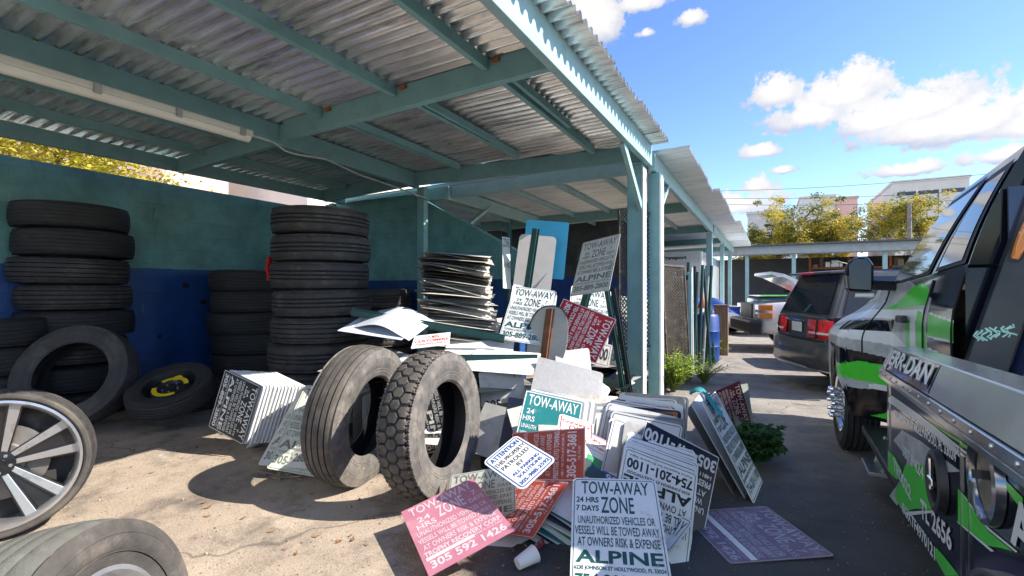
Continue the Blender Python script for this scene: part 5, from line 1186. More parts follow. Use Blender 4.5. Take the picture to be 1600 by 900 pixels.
# headboard: tapered legs with amber lamps, cross panel
mb = MB(); 
def leg(mb, x0, x1, xt0, xt1): mb.add([(x0, -.12, 1.07), (x1, -.12, 1.07), (xt1, -.12, 2.15), (xt0, -.12, 2.15), (x0, -.06, 1.07), (x1, -.06, 1.07), (xt1, -.06, 2.15), (xt0, -.06, 2.15)], [(0, 1, 2, 3), (7, 6, 5, 4), (0, 4, 5, 1), (1, 5, 6, 2), (2, 6, 7, 3), (3, 7, 4, 0)])
for lg in ((.255, .40, .555, .66), (1.95, 1.8, 1.65, 1.55)):
    mb = MB(); leg(mb, *lg); tb(mb, 'headboard_leg', mat('grey_steel_plate', (.03, .034, .036), .35, metal=.3, var=.4, vs=5, coat=.1), bevel=.006)
mb = MB(); mb.add([(.405, -.10, 1.07), (.43, -.16, 1.07), (.69, -.16, 2.15), (.665, -.10, 2.15)], [(0, 1, 2, 3)]); mb.box(.42, 1.85, -.085, -.07, 1.08, 1.9); tb(mb, 'headboard_panel', mat('dark_blue_paint', (.012, .02, .06), .25, coat=1, var=.3))
mb = MB(); c_ = Vector((.450, -.123, 1.665)); ax_ = Vector((.29, 0, 1.0)).normalized(); px_ = Vector((1, 0, -.29)).normalized()
def oval(w_, h_, d0, d1, n=24):
    o_ = [c_ + px_ * w_ * math.cos(2 * math.pi * k / n) + ax_ * (h_ * max(-1, min(1, 1.25 * math.sin(2 * math.pi * k / n)))) for k in range(n)]
    i_ = [p + (c_ - p) * .25 for p in o_]
    vs = [(p.x, p.y - d0, p.z) for p in o_] + [(p.x, p.y - d1, p.z) for p in i_]
    return vs, [(k, (k + 1) % n, n + (k + 1) % n, n + k) for k in range(n)] + [tuple(range(n, 2 * n))]
mb.add(*oval(.030, .105, 0, .010)); tb(mb, 'lamp_bezel', black_plastic, smooth=True)
mb = MB(); mb.add(*oval(.021, .092, .008, .022)); tb(mb, 'amber_lamp', amber_lens, smooth=True)
for q in range(9):
    mb = MB(); x0 = .300 + .014 * q; z0 = 1.235 + .004 * q
    mb.tube([(x0 + R_.uniform(-.006, .006) + .012 * math.sin(k * 1.9 + q), -.1225, z0 + .012 * k - .02 + R_.uniform(-.004, .004)) for k in range(5)], .004, 5); tb(mb, 'mint_script', mat('mint_decal', (.42, .72, .60), .4))
ptext('TOWING', -2.0, 1.07, -1.25, 1.13, m=truck_black, name='fender_lettering', x=side_x(1.9, 1.1) - .012) if False else None

# ------------------------------------------------------------------ other vehicles
def car(name, label, cat, origin, heading, L, W, H, paint, belt=.95, hood=.30, trunk=.0, wb=(.19, .80), wheel_r=.34, wind=.16, rear_rake=.08, zb=.24, hood_z=None, wheels=True, roof_w=.78):
    """x forward from the rear end, y left; body lofted along the length"""
    h = Vector((heading[0], heading[1], 0)).normalized(); M = frame(origin, h, Vector((-h.y, h.x, 0)))
    t = thing(name, label, cat, M=M)
    hood_z = hood_z or belt
    xs = [0, .02, .06, .14, .3, .5, .7, .86, .94, .98, 1.0]
    wd = [.80, .90, .97, 1, 1, 1, 1, .985, .94, .86, .74]
    def ztop(f):
        if f > 1 - hood: return belt + (hood_z - belt) * min(1, (f - (1 - hood)) / hood * 1.6) - .06 * max(0, (f - .9) / .1)
        return belt
    s = MB(); ring = []
    for f, w_ in zip(xs, wd):
        hw = W / 2 * w_; zt = ztop(f); z0 = zb + (.10 if f in (0, 1.0) else .04 if f in (.02, .98) else 0)
        sec = [(-hw * .86, z0), (-hw * .97, z0 + .12), (-hw, zb + (zt - zb) * .5), (-hw * .97, zt - .10), (-hw * .90, zt), (0, zt + .02)]
        sec = sec + [(-y, z) for y, z in sec[-2::-1]]
        ring.append([(f * L, y, z) for y, z in sec])
    n = len(ring[0]); b = 0
    for r in ring: s.v += [Vector(p) for p in r]
    for i in range(len(ring) - 1):
        for k in range(n): s.f.append((i * n + k, i * n + (k + 1) % n, (i + 1) * n + (k + 1) % n, (i + 1) * n + k)); s.m.append(0)
    s.f.append(tuple(range(n))); s.m.append(0); s.f.append(tuple((len(ring) - 1) * n + k for k in range(n))); s.m.append(0)
    o = s.build('body', paint, t, smooth=True, local=True, angle=50, bevel=.015)
    # greenhouse
    x_f0, x_r0 = L * (1 - hood) + .02, L * trunk + .04
    x_f1, x_r1 = x_f0 - wind * L, x_r0 + rear_rake * L
    wb_, wt = W / 2 * .90, W / 2 * roof_w
    B = {(0, -1): (x_r0, -wb_, belt - .005), (1, -1): (x_f0, -wb_, belt - .005), (0, 1): (x_r0, wb_, belt - .005), (1, 1): (x_f0, wb_, belt - .005)}
    T = {(0, -1): (x_r1, -wt, H), (1, -1): (x_f1, -wt, H), (0, 1): (x_r1, wt, H), (1, 1): (x_f1, wt, H)}
    s = MB(); vs = [B[0, -1], B[1, -1], B[1, 1], B[0, 1], T[0, -1], T[1, -1], T[1, 1], T[0, 1]]
    s.add(vs, [(0, 1, 5, 4), (1, 2, 6, 5), (2, 3, 7, 6), (3, 0, 4, 7), (4, 5, 6, 7)]); s.build('roof', paint, t, local=True, bevel=.06, smooth=True, angle=60)
    def quad(p00, p10, p11, p01, a0, a1, b0, b1, nm, m, off):
        p00, p10, p11, p01 = map(Vector, (p00, p10, p11, p01)); nn = (p10 - p00).cross(p01 - p00).normalized()
        cen = (p00 + p10 + p11 + p01) / 4
        if nn.dot(cen - Vector((L * .5, 0, belt))) < 0: nn = -nn
        q = MB(); q.add([(p00.lerp(p10, a)).lerp(p01.lerp(p11, a), b_) + nn * off for a, b_ in ((a0, b0), (a1, b0), (a1, b1), (a0, b1))], [(0, 1, 2, 3)])
        return q.build(nm, m, t, local=True)
    for sg in (-1, 1):
        for a0, a1 in ((.04, .24), (.28, .58), (.62, .93)): quad(B[0, sg], B[1, sg], T[1, sg], T[0, sg], a0, a1, .08, .88, 'side_window', glass, .012)
    quad(B[1, -1], B[1, 1], T[1, 1], T[1, -1], .06, .94, .05, .93, 'windscreen', glass, .012)
    rw = quad(B[0, -1], B[0, 1], T[0, 1], T[0, -1], .06, .94, .08, .90, 'rear_window', glass, .012)
    if wheels:
        for fx_ in wb:
            for sg in (-1, 1):
                mb = MB(); mb.M = Matrix.Translation((fx_ * L, sg * (W / 2 - .012), wheel_r)) @ Matrix.Rotation(rad(90), 4, 'Z'); mb.lathe([(.0, .001), (.0, wheel_r * 1.16)], 24)
                mb.build('wheel_arch', hose, t, local=True) if False else None
                we = bpy.data.objects.new('wheel', None); C.objects.link(we); we.parent = t
                we.matrix_local = axis_frame((fx_ * L, sg * (W / 2 - .10), wheel_r), (0, sg, 0))
                mb = MB(); mb.lathe([(-.1, wheel_r * .6), (-.1, wheel_r * .94), (-.08, wheel_r), (.08, wheel_r), (.105, wheel_r * .94), (.11, wheel_r * .66)], 36); mb.build('tyre', rubber_plain, we, smooth=True, local=True)
                mb = MB(); mb.lathe([(.10, wheel_r * .68), (.06, wheel_r * .6), (.07, wheel_r * .2), (.09, wheel_r * .15), (.09, .001)], 24); mb.build('rim', alloy, we, smooth=True, local=True)
    return t, M
def addp(t, name, m, x0, x1, y0, y1, z0, z1, bev=.012):
    s = MB(); s.box(x0, x1, y0, y1, z0, z1); return s.build(name, m, t, local=True, bevel=bev)
def wrapstrip(t, name, m, pts, z0, z1, th=.02, lean=0.):
    """vertical strip following plan points (x, y) round a corner"""
    s = MB(); n = len(pts)
    vs = []
    for x, y in pts: vs += [(x, y, z0), (x + lean, y, z1)]
    s.add(vs, [(2 * i, 2 * i + 2, 2 * i + 3, 2 * i + 1) for i in range(n - 1)])
    o = s.build(name, m, t, local=True, smooth=True); md = o.modifiers.new('s', 'SOLIDIFY'); md.thickness = th; md.offset = 0
    return o

# dark grey SUV, tail toward the lane
hd = Vector((.935, .354, 0))
tail = Vector((.36, 8.35, 0))
t, M = car('parked_suv', 'dark grey SUV with red tail lamps, rear end toward the lane beside the tow truck', 'suv', tail, hd, 4.85, 1.86, 1.70, suv_grey, belt=1.06, hood=.27, trunk=.0, wind=.13, rear_rake=.055, zb=.34, hood_z=1.02, wheel_r=.36, roof_w=.70)
for sg in (-1, 1):
    wrapstrip(t, 'tail_lamp', red_lens, [(-.035, sg * .36), (-.02, sg * .60), (.025, sg * .80), (.095, sg * .925), (.30, sg * .965), (.44, sg * .965)], .775, 1.03, .03, .02)
    wrapstrip(t, 'reverse_lamp', clear_lens, [(-.05, sg * .42), (-.036, sg * .60), (.008, sg * .81), (.08, sg * .94)], .83, .862, .02)
    wrapstrip(t, 'lamp_divider', hose, [(-.030, sg * .60), (-.026, sg * .62)], .775, 1.03, .05, .02)
    wrapstrip(t, 'bumper_reflector', red_lens, [(-.06, sg * .60), (-.03, sg * .74), (.02, sg * .84)], .415, .47, .015)
wrapstrip(t, 'rear_bumper', suv_grey, [(.30, -.965), (.12, -.945), (.0, -.84), (-.06, -.62), (-.085, -.3), (-.09, 0), (-.085, .3), (-.06, .62), (0, .84), (.12, .945), (.30, .965)], .36, .72, .07)
wrapstrip(t, 'bumper_lip', steel, [(.05, -.87), (-.055, -.66), (-.10, -.35), (-.108, 0), (-.10, .35), (-.055, .66), (.05, .87)], .335, .372, .05)
wrapstrip(t, 'bumper_top', suv_grey, [(.28, -.94), (.10, -.92), (.0, -.82), (-.05, -.6), (-.08, 0), (-.05, .6), (0, .82), (.10, .92), (.28, .94)], .70, .725, .09)
addp(t, 'number_plate', white_sheet, -.03, -.018, -.155, .155, .83, .97, .003)
addp(t, 'plate_garnish', chrome, -.03, -.012, -.36, .36, .985, 1.015, .006)
addp(t, 'boot_lettering', alu, -.022, -.014, .30, .44, .76, .785, .002); addp(t, 'boot_lettering', alu, -.022, -.014, -.44, -.28, .76, .785, .002)
s = MB(); s.add([(.12, -.64, 1.70), (.12, .64, 1.70), (.55, .66, 1.735), (.55, -.66, 1.735), (.12, -.64, 1.66), (.12, .64, 1.66), (.55, .66, 1.68), (.55, -.66, 1.68)], [(0, 1, 2, 3), (7, 6, 5, 4), (0, 4, 5, 1), (1, 5, 6, 2), (2, 6, 7, 3), (3, 7, 4, 0)]); s.build('roof_spoiler', suv_grey, t, local=True, bevel=.02)
addp(t, 'brake_light', red_lens, .105, .12, -.2, .2, 1.665, 1.695, .004)
s = MB(); s.bar((-.0, .35, .40), (.2, .35, .40), .07, .07); s.build('exhaust_tip', chrome, t, local=True, bevel=.01)
s = MB(); q0 = Vector((.12, -.10, 1.16)); s.add([(.10, -.42, 1.13), (.10, -.10, 1.13), (.145, -.10, 1.20), (.145, -.42, 1.20)], [(0, 1, 2, 3)]); s.v = [p - Vector((.022, 0, 0)) for p in s.v]; s.build('window_sticker', white_sheet, t, local=True)
s = MB(); s.tube([(1.0, 0, 1.72), (.85, 0, 1.78), (.55, 0, 1.86)], [.03, .012, .004], 6); s.build('aerial', mat('aerial_cream', (.5, .42, .32), .5), t, local=True)
s = MB()
for sg in (-1, 1): s.bar((.9, sg * .62, 1.755), (3.0, sg * .62, 1.755), .03, .03)
s.build('roof_rails', black_plastic, t, local=True)

# pale gold saloon with its hood up, nose toward the lane
t, M = car('parked_car', 'pale gold car between the grey SUV and the white pickup', 'car', Vector((4.95, 12.0, 0)), Vector((-.965, -.26, 0)), 4.6, 1.78, 1.46, car_gold, belt=.92, hood=.32, trunk=.14, zb=.24, hood_z=.84)
for sg in (-1, 1): addp(t, 'headlight', clear_lens, 4.44, 4.56, sg * .5 - .2, sg * .5 + .2, .62, .80, .05)
addp(t, 'front_bumper', car_gold, 4.40, 4.66, -.84, .84, .26, .56, .06); addp(t, 'engine', dark_metal, 3.3, 4.3, -.6, .6, .6, .86, .03)

# white pickup, nose toward the lane
t, M = car('parked_pickup', 'white pickup with stacked amber headlights and its hood raised, nose toward the lane', 'pickup', Vector((4.85, 14.7, 0)), Vector((-.96, -.28, 0)), 5.6, 1.98, 1.84, car_white, belt=1.22, hood=.30, trunk=.36, zb=.42, hood_z=1.16, wheel_r=.39, wind=.09, rear_rake=.02)
addp(t, 'front_bumper', black_plastic, 5.5, 5.78, -.98, .98, .42, .74, .05)
s = MB(); s.add([(3.95, -.80, 1.28), (3.95, .80, 1.28), (5.0, .76, 1.80), (5.0, -.76, 1.80), (5.25, -.66, 1.86), (5.25, .66, 1.86)], [(0, 1, 2, 3), (3, 2, 5, 4)])
o = s.build('hood', car_white, t, local=True); md = o.modifiers.new('s', 'SOLIDIFY'); md.thickness = .07
addp(t, 'grille', black_plastic, 5.55, 5.625, -.52, .52, .76, 1.12, .02)
for sg in (-1, 1):
    for z0 in (.79, .97):
        addp(t, 'headlight', clear_lens, 5.38, 5.60, sg * .80 - .17, sg * .80 + .17, z0, z0 + .13, .015)
        addp(t, 'side_marker', amber_lens, 5.30, 5.585, sg * .955 - .035, sg * .955 + .035, z0, z0 + .13, .015)
# white sedan, dark SUV, green and white tow truck further off
t, M = car('parked_car', 'white sedan with a red tail lamp showing past the white pickup', 'car', Vector((-.15, 17.3, 0)), Vector((.97, .24, 0)), 4.5, 1.78, 1.45, car_white, belt=.93, hood=.27, trunk=.12)
for sg in (-1, 1): wrapstrip(t, 'tail_lamp', red_lens, [(-.01, sg * .42), (.02, sg * .72), (.14, sg * .85), (.3, sg * .89)], .74, .90, .02)
t, M = car('parked_suv', 'dark blue SUV behind the pickup and under the far carport edge', 'suv', Vector((6.5, 18.5, 0)), Vector((-.97, -.24, 0)), 5.0, 1.95, 1.86, car_navy, belt=1.16, hood=.28, trunk=.0, wind=.1, rear_rake=.05)
t, M = car('parked_truck', 'black tow truck with green and white hood far down the lane', 'truck', Vector((5.0, 20.6, 0)), Vector((-.98, -.2, 0)), 5.8, 2.0, 1.95, car_navy, belt=1.25, hood=.34, trunk=.4, hood_z=1.18)
addp(t, 'green_stripe', wrap_green, 3.2, 5.6, 1.0, 1.03, .95, 1.08, .004); addp(t, 'hood_stripe', wrap_white, 3.95, 5.7, -.85, .85, 1.205, 1.235, .01); addp(t, 'hood_flash', wrap_green, 4.1, 5.6, .5, .92, 1.215, 1.245, .01)
t, M = car('parked_car', 'small white car with an orange marker lamp parked by the far shelter post', 'car', Vector((-4.6, 18.2, 0)), Vector((.97, -.22, 0)), 4.2, 1.75, 1.42, car_white, belt=.9, hood=.3, trunk=.1)
for sg in (-1, 1): addp(t, 'marker_lamp', amber_lens, 4.0, 4.14, sg * .68 - .14, sg * .68 + .14, .56, .72, .03)
# white box van beneath the far bay
vt = thing('box_van', 'white box van parked under the far shelter bay', 'van', (-3.0, 15.5, 0))
s = MB(); s.box(-4.6, -1.72, 14.6, 19.5, .75, 2.55); s.build('van_box', car_white, vt, bevel=.05)
s = MB(); s.box(-4.4, -1.9, 14.7, 19, .45, .75); s.build('chassis', dark_metal, vt)
s = MB(); s.box(-1.735, -1.712, 15.2, 15.9, 1.5, 2.15); s.build('side_window', glass, vt)
s = MB(); s.M = frame((-2.9, 14.592, 2.38), (1, 0, 0), (0, 0, 1)); s.text('Towing', -.75, -.09, -.2, .05, 0); s.text('& Transport', -.1, -.09, .75, .05, 0, True); s.build('van_lettering', ink_black, vt)
for x in (-4.2, -2.1):
    s = MB(); s.M = Matrix.Translation((x, 15.2, .36)); s.lathe([(-.12, .2), (-.12, .36), (.12, .36), (.12, .2), (.12, .001)], 24); s.build('wheel', rubber_plain, vt, smooth=True)

# ------------------------------------------------------------------ clutter beyond the corner post
ct = Vector((-1.55, 8.6, 0))
cl = mat('rusted_wire', (.085, .07, .055), .6, metal=.3, var=.4, dirt=(.36, .34, .3), dirt_amt=.3, ds=8)
def mesh_panel(loc, xdir, w, h, label, lean=0.):
    xdir = Vector(xdir).normalized(); M = frame(loc, xdir, Vector((0, 0, 1)) + xdir.cross(Vector((0, 0, 1))) * lean)
    t = thing('chain_link_fence', label, 'fence', M=M, group='wire panels by the corner post')
    s = MB(); n = int((w + h) / .055)
    for k in range(-int(h / .055), int(w / .055) + 1):
        for sg in (1, -1):
            x0 = k * .055; p = []
            y0 = max(0, -x0); y1 = min(h, w - x0)
            if y1 <= y0: continue
            a, b = (x0 + y0, y0), (x0 + y1, y1)
            if sg < 0: a, b = (w - a[0], a[1]), (w - b[0], b[1])
            s.bar((a[0], a[1], .002 * sg), (b[0], b[1], .002 * sg), .008, .008)
    s.build('wire_mesh', cl, t, local=True)
    s = MB(); s.bar((0, 0, 0), (0, h, 0), .03, .03); s.bar((w, 0, 0), (w, h, 0), .03, .03); s.bar((0, h, 0), (w, h, 0), .03, .03); s.bar((0, 0, 0), (w, 0, 0), .03, .03); s.build('panel_frame', cl, t, local=True)
    return t
p0 = on_z(1030, 590, 0)
for i in range(5):
    q = at(1028 + i * 4, 575, 6.75 + .05 * i)
    mesh_panel((q.x, q.y, .06), (.20 + .02 * i, 1, 0), .75, 1.75, 'rusty wire mesh panel leaning in the row just right of the teal corner post', lean=-.06)
q = at(968, 480, 6.1); mesh_panel((q.x, q.y, .7), (.55, .8, 0), .6, 1.75, 'dark chain link panel standing left of the teal corner post behind the grey sign')
fr = thing('wooden_rack', 'pale teal timber rack standing on end right of the corner post', 'frame', at(1066, 560, 7.7).xy.to_3d())
bq = at(1066, 560, 7.7)
s = MB()
for dx in (-.12, .12): s.bar((bq.x + dx, bq.y, 0), (bq.x + dx, bq.y, 1.72), .07, .05)
for z_ in (.25, .75, 1.25, 1.70): s.bar((bq.x - .1, bq.y, z_), (bq.x + .1, bq.y, z_), .05, .05)
s.build('frame_bars', teal_light, fr)
s = MB(); s.box(bq.x - .11, bq.x + .11, bq.y + .03, bq.y + .045, .1, 1.6); s.build('frame_panel', white_old, fr)
for i, (u, dpt, u2, v2, m_) in enumerate(((1110, 9.0, 1100, 420, MATS['dark_green_steel']), (1098, 9.3, 1106, 432, mat('grey_pole', (.3, .32, .32), .5)), (1116, 9.4, 1106, 440, MATS['dark_green_steel']), (1083, 8.6, 1090, 425, MATS['dark_green_steel']), (1074, 8.3, 1076, 410, post_green), (1082, 8.5, 1080, 418, mat('pale_pole', (.5, .52, .5), .5)), (1092, 8.8, 1098, 414, post_green), (1088, 9.2, 1086, 416, mat('dark_pole', (.03, .035, .04), .5)), (1104, 9.2, 1112, 415, post_green), (1078, 8.9, 1073, 425, post_green))):
    a = at(u, 560, dpt); a.z = 0; b = at(u2, v2, dpt + .15)
    s = MB(); s.tube([a, b], .028, 8); tag(s.build('metal_pole', m_, smooth=True), 'metal pole leaning in the bunch between the timber frame and the blue drum', 'pole', 'poles by the timber frame')
bd = at(1100, 540, 9.7)
dr = thing('plastic_drum', 'blue plastic drum standing among the poles under the second bay', 'drum', (bd.x, bd.y, 0))
s = MB(); s.M = Matrix.Translation((bd.x, bd.y, 0)) @ Matrix.Rotation(rad(-90), 4, 'Y'); s.lathe([(0, .001), (0, .26), (.03, .29), (.3, .29), (.32, .30), (.34, .29), (.6, .29), (.62, .30), (.64, .29), (.90, .28), (.95, .25), (.95, .001)], 36); s.build('drum_body', mat('blue_plastic', (.006, .045, .22), .45, var=.2), dr, smooth=True)
bt = at(1118, 470, 11.2); s = MB()
s.grid(lambda a, b: (bt.x - .5 + 1.0 * a, bt.y + .5 * b, 1.12 - .30 * a + .20 * b + .05 * math.sin(9 * a + 4 * b)), 14, 8); 
tag(s.build('blue_tarp', mat('blue_tarp', (.008, .05, .26), .6, var=.25), smooth=True), 'blue tarp draped behind the poles near the far posts', 'tarp')
rc = at(1098, 455, 10.9); s = MB(); s.lathe([(0, .001)], 3) if False else None
s = MB(); s.M = Matrix.Translation((rc.x, rc.y, 1.02)) @ Matrix.Rotation(rad(-90), 4, 'Y'); s.lathe([(0, .11), (.03, .11), (.28, .02), (.28, .001)], 20); tag(s.build('traffic_cone', mat('orange_plastic', (.62, .12, .02), .5), smooth=True), 'small orange cone on the blue tarp behind the poles', 'cone')
wp = at(1127, 540, 10.6); s = MB(); s.box(wp.x - .14, wp.x + .14, wp.y - .07, wp.y + .07, 0, 1.08); s.box(wp.x - .16, wp.x + .16, wp.y - .09, wp.y + .09, 1.08, 1.11)
tag(s.build('timber_post', mat('weathered_wood', (.26, .17, .10), .8, var=.35, vs=5, bump=.3, bs=25, stretch=(4, 4, .5)), bevel=.006), 'short thick weathered timber post beside the far shelter post', 'post')
# ------------------------------------------------------------------ weeds
def weed(loc, n, spread, height, leaf, m, label, lobed=False, name='weed', droop=.4):
    t = thing(name, label, 'plant', loc)
    st = MB(); lf = MB(); lf.fixn = False; loc = Vector(loc)
    for i in range(n):
        a = R_.uniform(0, 6.28); q = R_.uniform(.15, 1) * spread; h = height * R_.uniform(.5, 1.0)
        tip = loc + Vector((q * math.cos(a), q * math.sin(a), h)); mid = loc + Vector((q * .45 * math.cos(a), q * .45 * math.sin(a), h * .65))
        st.tube([loc + Vector((R_.uniform(-.03, .03), R_.uniform(-.03, .03), 0)), mid, tip], [.004, .003, .0015], 4, cap=False)
        for k in range(9):
            f = .25 + .75 * k / 8; p = (loc.lerp(mid, f * 2) if f < .5 else mid.lerp(tip, f * 2 - 1))
            for w_ in range(2 if not lobed else 1):
                az = R_.uniform(0, 6.28); d = Vector((math.cos(az), math.sin(az), R_.uniform(-droop, .5))).normalized(); s_ = d.cross(Vector((0, 0, 1))).normalized(); L_ = leaf * R_.uniform(.6, 1.2)
                if lobed:
                    for da in (-.7, 0, .7):
                        dd = (d * math.cos(da) + s_ * math.sin(da)); ss = dd.cross(Vector((0, 0, 1))).normalized(); l2 = L_ * (1 if da == 0 else .75)
                        lf.add([p, p + dd * l2 * .5 + ss * l2 * .24 + Vector((0, 0, .01)), p + dd * l2 - Vector((0, 0, .25 * l2)), p + dd * l2 * .5 - ss * l2 * .24 + Vector((0, 0, .01))], [(0, 1, 2), (0, 2, 3)])
                else:
                    lf.add([p, p + d * L_ * .5 + s_ * L_ * .17, p + d * L_, p + d * L_ * .5 - s_ * L_ * .17], [(0, 1, 2, 3)])
    st.build('stems', mat('weed_stem', (.12, .16, .05), .7), t); lf.build('leaves', m, t)
    return t
def leafmat(name, c):
    m = mat(name, c, .55, var=.45, vs=9)
    p = m.node_tree.nodes['Principled BSDF']; p.inputs['Subsurface Weight'].default_value = 0.0
    # thin leaf: let some light through
    n = m.node_tree.nodes; l = m.node_tree.links; tr = n.new('ShaderNodeBsdfTranslucent'); mx = n.new('ShaderNodeMixShader'); mx.inputs[0].default_value = .35
    src = p.inputs['Base Color'].links[0].from_socket; l.new(src, tr.inputs[0]); l.new(p.outputs[0], mx.inputs[1]); l.new(tr.outputs[0], mx.inputs[2]); l.new(mx.outputs[0], n['Material Output'].inputs[0]); return m
lm1 = leafmat('bright_weed_leaf', (.36, .50, .05)); lm2 = leafmat('dark_weed_leaf', (.045, .13, .035)); lm3 = leafmat('tree_leaf', (.50, .40, .045)); lm4 = leafmat('tree_leaf_green', (.14, .17, .03))
g1 = on_z(1052, 612); weed(g1, 120, .50, .62, .06, lm1, 'bright yellow green weed growing at the foot of the teal corner post')
g1 = on_z(1100, 600); weed(g1, 60, .45, .42, .06, lm1, 'smaller light green weed spreading right of the bright one by the post')
g1 = on_z(1105, 553); weed(g1, 60, .55, .36, .11, lm1, 'bright green weed strip beside the second post and the blue drum')
g1 = on_z(1040, 590); weed(g1, 26, .3, .5, .07, lm1, 'thin weed stalks between the corner post and the wire panels')
g1 = on_z(1178, 728); weed(g1, 75, .26, .34, .085, lm2, 'dark green leafy weed growing out from the leaning boards onto the asphalt', True)
# ------------------------------------------------------------------ far carport building
fb = thing('carport_building', 'long low grey building with an open carport at the end of the lane', 'building', (3, 26, 0))
s = MB(); s.box(-3, 22, 29.5, 30, 0, 3.1); s.build('rear_wall', mat('dark_grey_wall', (.085, .088, .09), .8, var=.2, vs=2), fb)
s = MB(); s.box(-3, 22, 25.0, 30.4, 3.36, 3.46); s.build('roof', mat('grey_roof', (.28, .28, .29), .6, var=.2), fb)
s = MB(); s.box(-3, 22, 24.9, 24.98, 3.06, 3.42); s.build('fascia', mat('grey_fascia', (.33, .37, .38), .6, var=.12, dirt=(.3, .2, .12), dirt_amt=.2, ds=1), fb)
s = MB(); s.box(-3.1, 22.1, 24.7, 25.0, 3.43, 3.5); s.build('gutter', mat('dark_gutter', (.09, .09, .1), .5), fb)
for x in (-1.0, .9, 4.2, 8.5):
    s = MB(); s.box(x - .08, x + .08, 25.1, 25.26, 0, 3.3); s.build('post', teal_light, fb)
s = MB(); s.box(.6, 1.3, 29.44, 29.5, 1.3, 2.2); s.build('window', glass, fb)
sh_ = thing('storage_rack', 'orange storage rack crowded with parts under the far carport', 'rack', (5, 28.5, 0))
s = MB()
for z_ in (.7, 1.6, 2.45): s.box(1.7, 6.4, 28.1, 28.9, z_, z_ + .08)
for x in (1.7, 3.3, 4.9, 6.4): s.box(x - .05, x + .05, 28.1, 28.2, 0, 3.0)
s.build('rack_frame', mat('orange_rack', (.42, .10, .02), .5), sh_)
cm = [mat('box_brown', (.22, .14, .07), .8), dark_metal, mat('box_cream', (.45, .40, .30), .8), steel, mat('box_ochre', (.35, .2, .03), .8), rubber_plain]
for i in range(40):
    x = R_.uniform(1.8, 6.2); z_ = R_.choice((.79, 1.69, 2.54, 2.54)); w_ = R_.uniform(.12, .4); hh = R_.uniform(.12, .5); yy = R_.uniform(28.15, 28.5)
    s = MB(); s.box(x, x + w_, yy, yy + .3, z_, z_ + hh); tag(s.build('storage_box', R_.choice(cm), bevel=.015), 'box or car part stored on the orange rack under the far carport', 'box', 'parts on the orange rack')
# ------------------------------------------------------------------ trees
def tree(loc, H, Rr, label, nl, mats_, ls=.22, trunk_h=.35, lean=(0, 0)):
    t = thing('tree', label, 'tree', loc); loc = Vector(loc)
    tk = MB(); top = loc + Vector((lean[0], lean[1], H * .66))
    tk.tube([loc, loc.lerp(top, .5) + Vector((.15, 0, 0)), top], [H * .03, H * .022, H * .012], 8)
    tips = []
    for i in range(16):
        a = i * 2.4 + R_.uniform(-.3, .3); b = loc.lerp(top, R_.uniform(.55, 1)); el = R_.uniform(.2, 1.0)
        L_ = Rr * R_.uniform(.55, 1.0); e = b + Vector((math.cos(a) * L_ * math.cos(el * .9), math.sin(a) * L_ * math.cos(el * .9), L_ * math.sin(el) * .9))
        e.z = min(e.z, loc.z + H * 1.0)
        tk.tube([b, b.lerp(e, .5) + Vector((0, 0, .12 * L_)), e], [H * .010, H * .006, H * .002], 5, cap=False); tips += [b.lerp(e, .55), b.lerp(e, .8), e]
    bark = mat('pale_bark', (.30, .26, .21), .85, var=.3, vs=10)
    tk.build('trunk', bark, t, smooth=True)
    lf = MB(); lf.fixn = False
    clumps = []
    for p in tips:
        for k in range(3): clumps.append((p + Vector((R_.gauss(0, .16), R_.gauss(0, .16), R_.gauss(0, .10))) * 1.0 * Rr * .55 if False else p + Vector((R_.gauss(0, .18 * Rr), R_.gauss(0, .18 * Rr), R_.gauss(0, .10 * Rr))), R_.uniform(.10, .22) * Rr, R_.randrange(len(mats_))))
    for i in range(nl):
        c, r, mi = R_.choice(clumps)
        d = Vector((R_.gauss(0, 1), R_.gauss(0, 1), R_.gauss(0, .55))); d = d.normalized() * r * R_.random() ** .4
        p = c + d; s_ = ls * R_.uniform(.5, 1.1)
        q = Euler((R_.uniform(-.9, .9), R_.uniform(-.9, .9), R_.uniform(0, 6.28))).to_matrix()
        lf.add([p + q @ Vector(v) * s_ for v in ((-.5, 0, 0), (0, -.24, .04), (.5, 0, 0), (0, .24, .04))], [(0, 1, 2, 3)], mi if R_.random() < .8 else R_.randrange(len(mats_)))
    lf.build('crown', mats_, t)
    return t
def gpos(u, y): r = ray(u, 452); p = CAM + r * (y / r.y); p.z = 0; return p
tree(gpos(1196, 42), 7.9, 2.4, 'golden green tree at the left end beyond the far carport roof', 12000, [lm3, lm4])
tree(gpos(1248, 42), 9.6, 3.2, 'broad golden green tree, second from the left beyond the far carport', 17000, [lm3, lm4])
tree(gpos(1294, 44), 8.8, 2.1, 'golden green tree, third from the left beyond the far carport', 13000, [lm4, lm3])
tree(gpos(1388, 40), 10.0, 3.0, 'tallest airy golden tree with pale bare limbs beyond the far carport', 9000, [lm3, lm3, lm4])
tree(gpos(1436, 42), 8.6, 1.9, 'golden tree partly behind the utility pole beyond the far carport', 5000, [lm3, lm4])
c_ = on_x(60, 300, -11.5); tree((c_.x, c_.y, 0), 5.0, 2.8, 'bright yellow tree seen over the block wall under the shelter roof', 22000, [leafmat('yellow_leaf', (.42, .38, .02)), lm3], ls=.12)
c_ = on_x(140, 300, -12.5); tree((c_.x, c_.y + .5, 0), 4.4, 1.6, 'smaller yellow tree right of the bright one beyond the block wall', 12000, [MATS['yellow_leaf'], lm3], ls=.11)
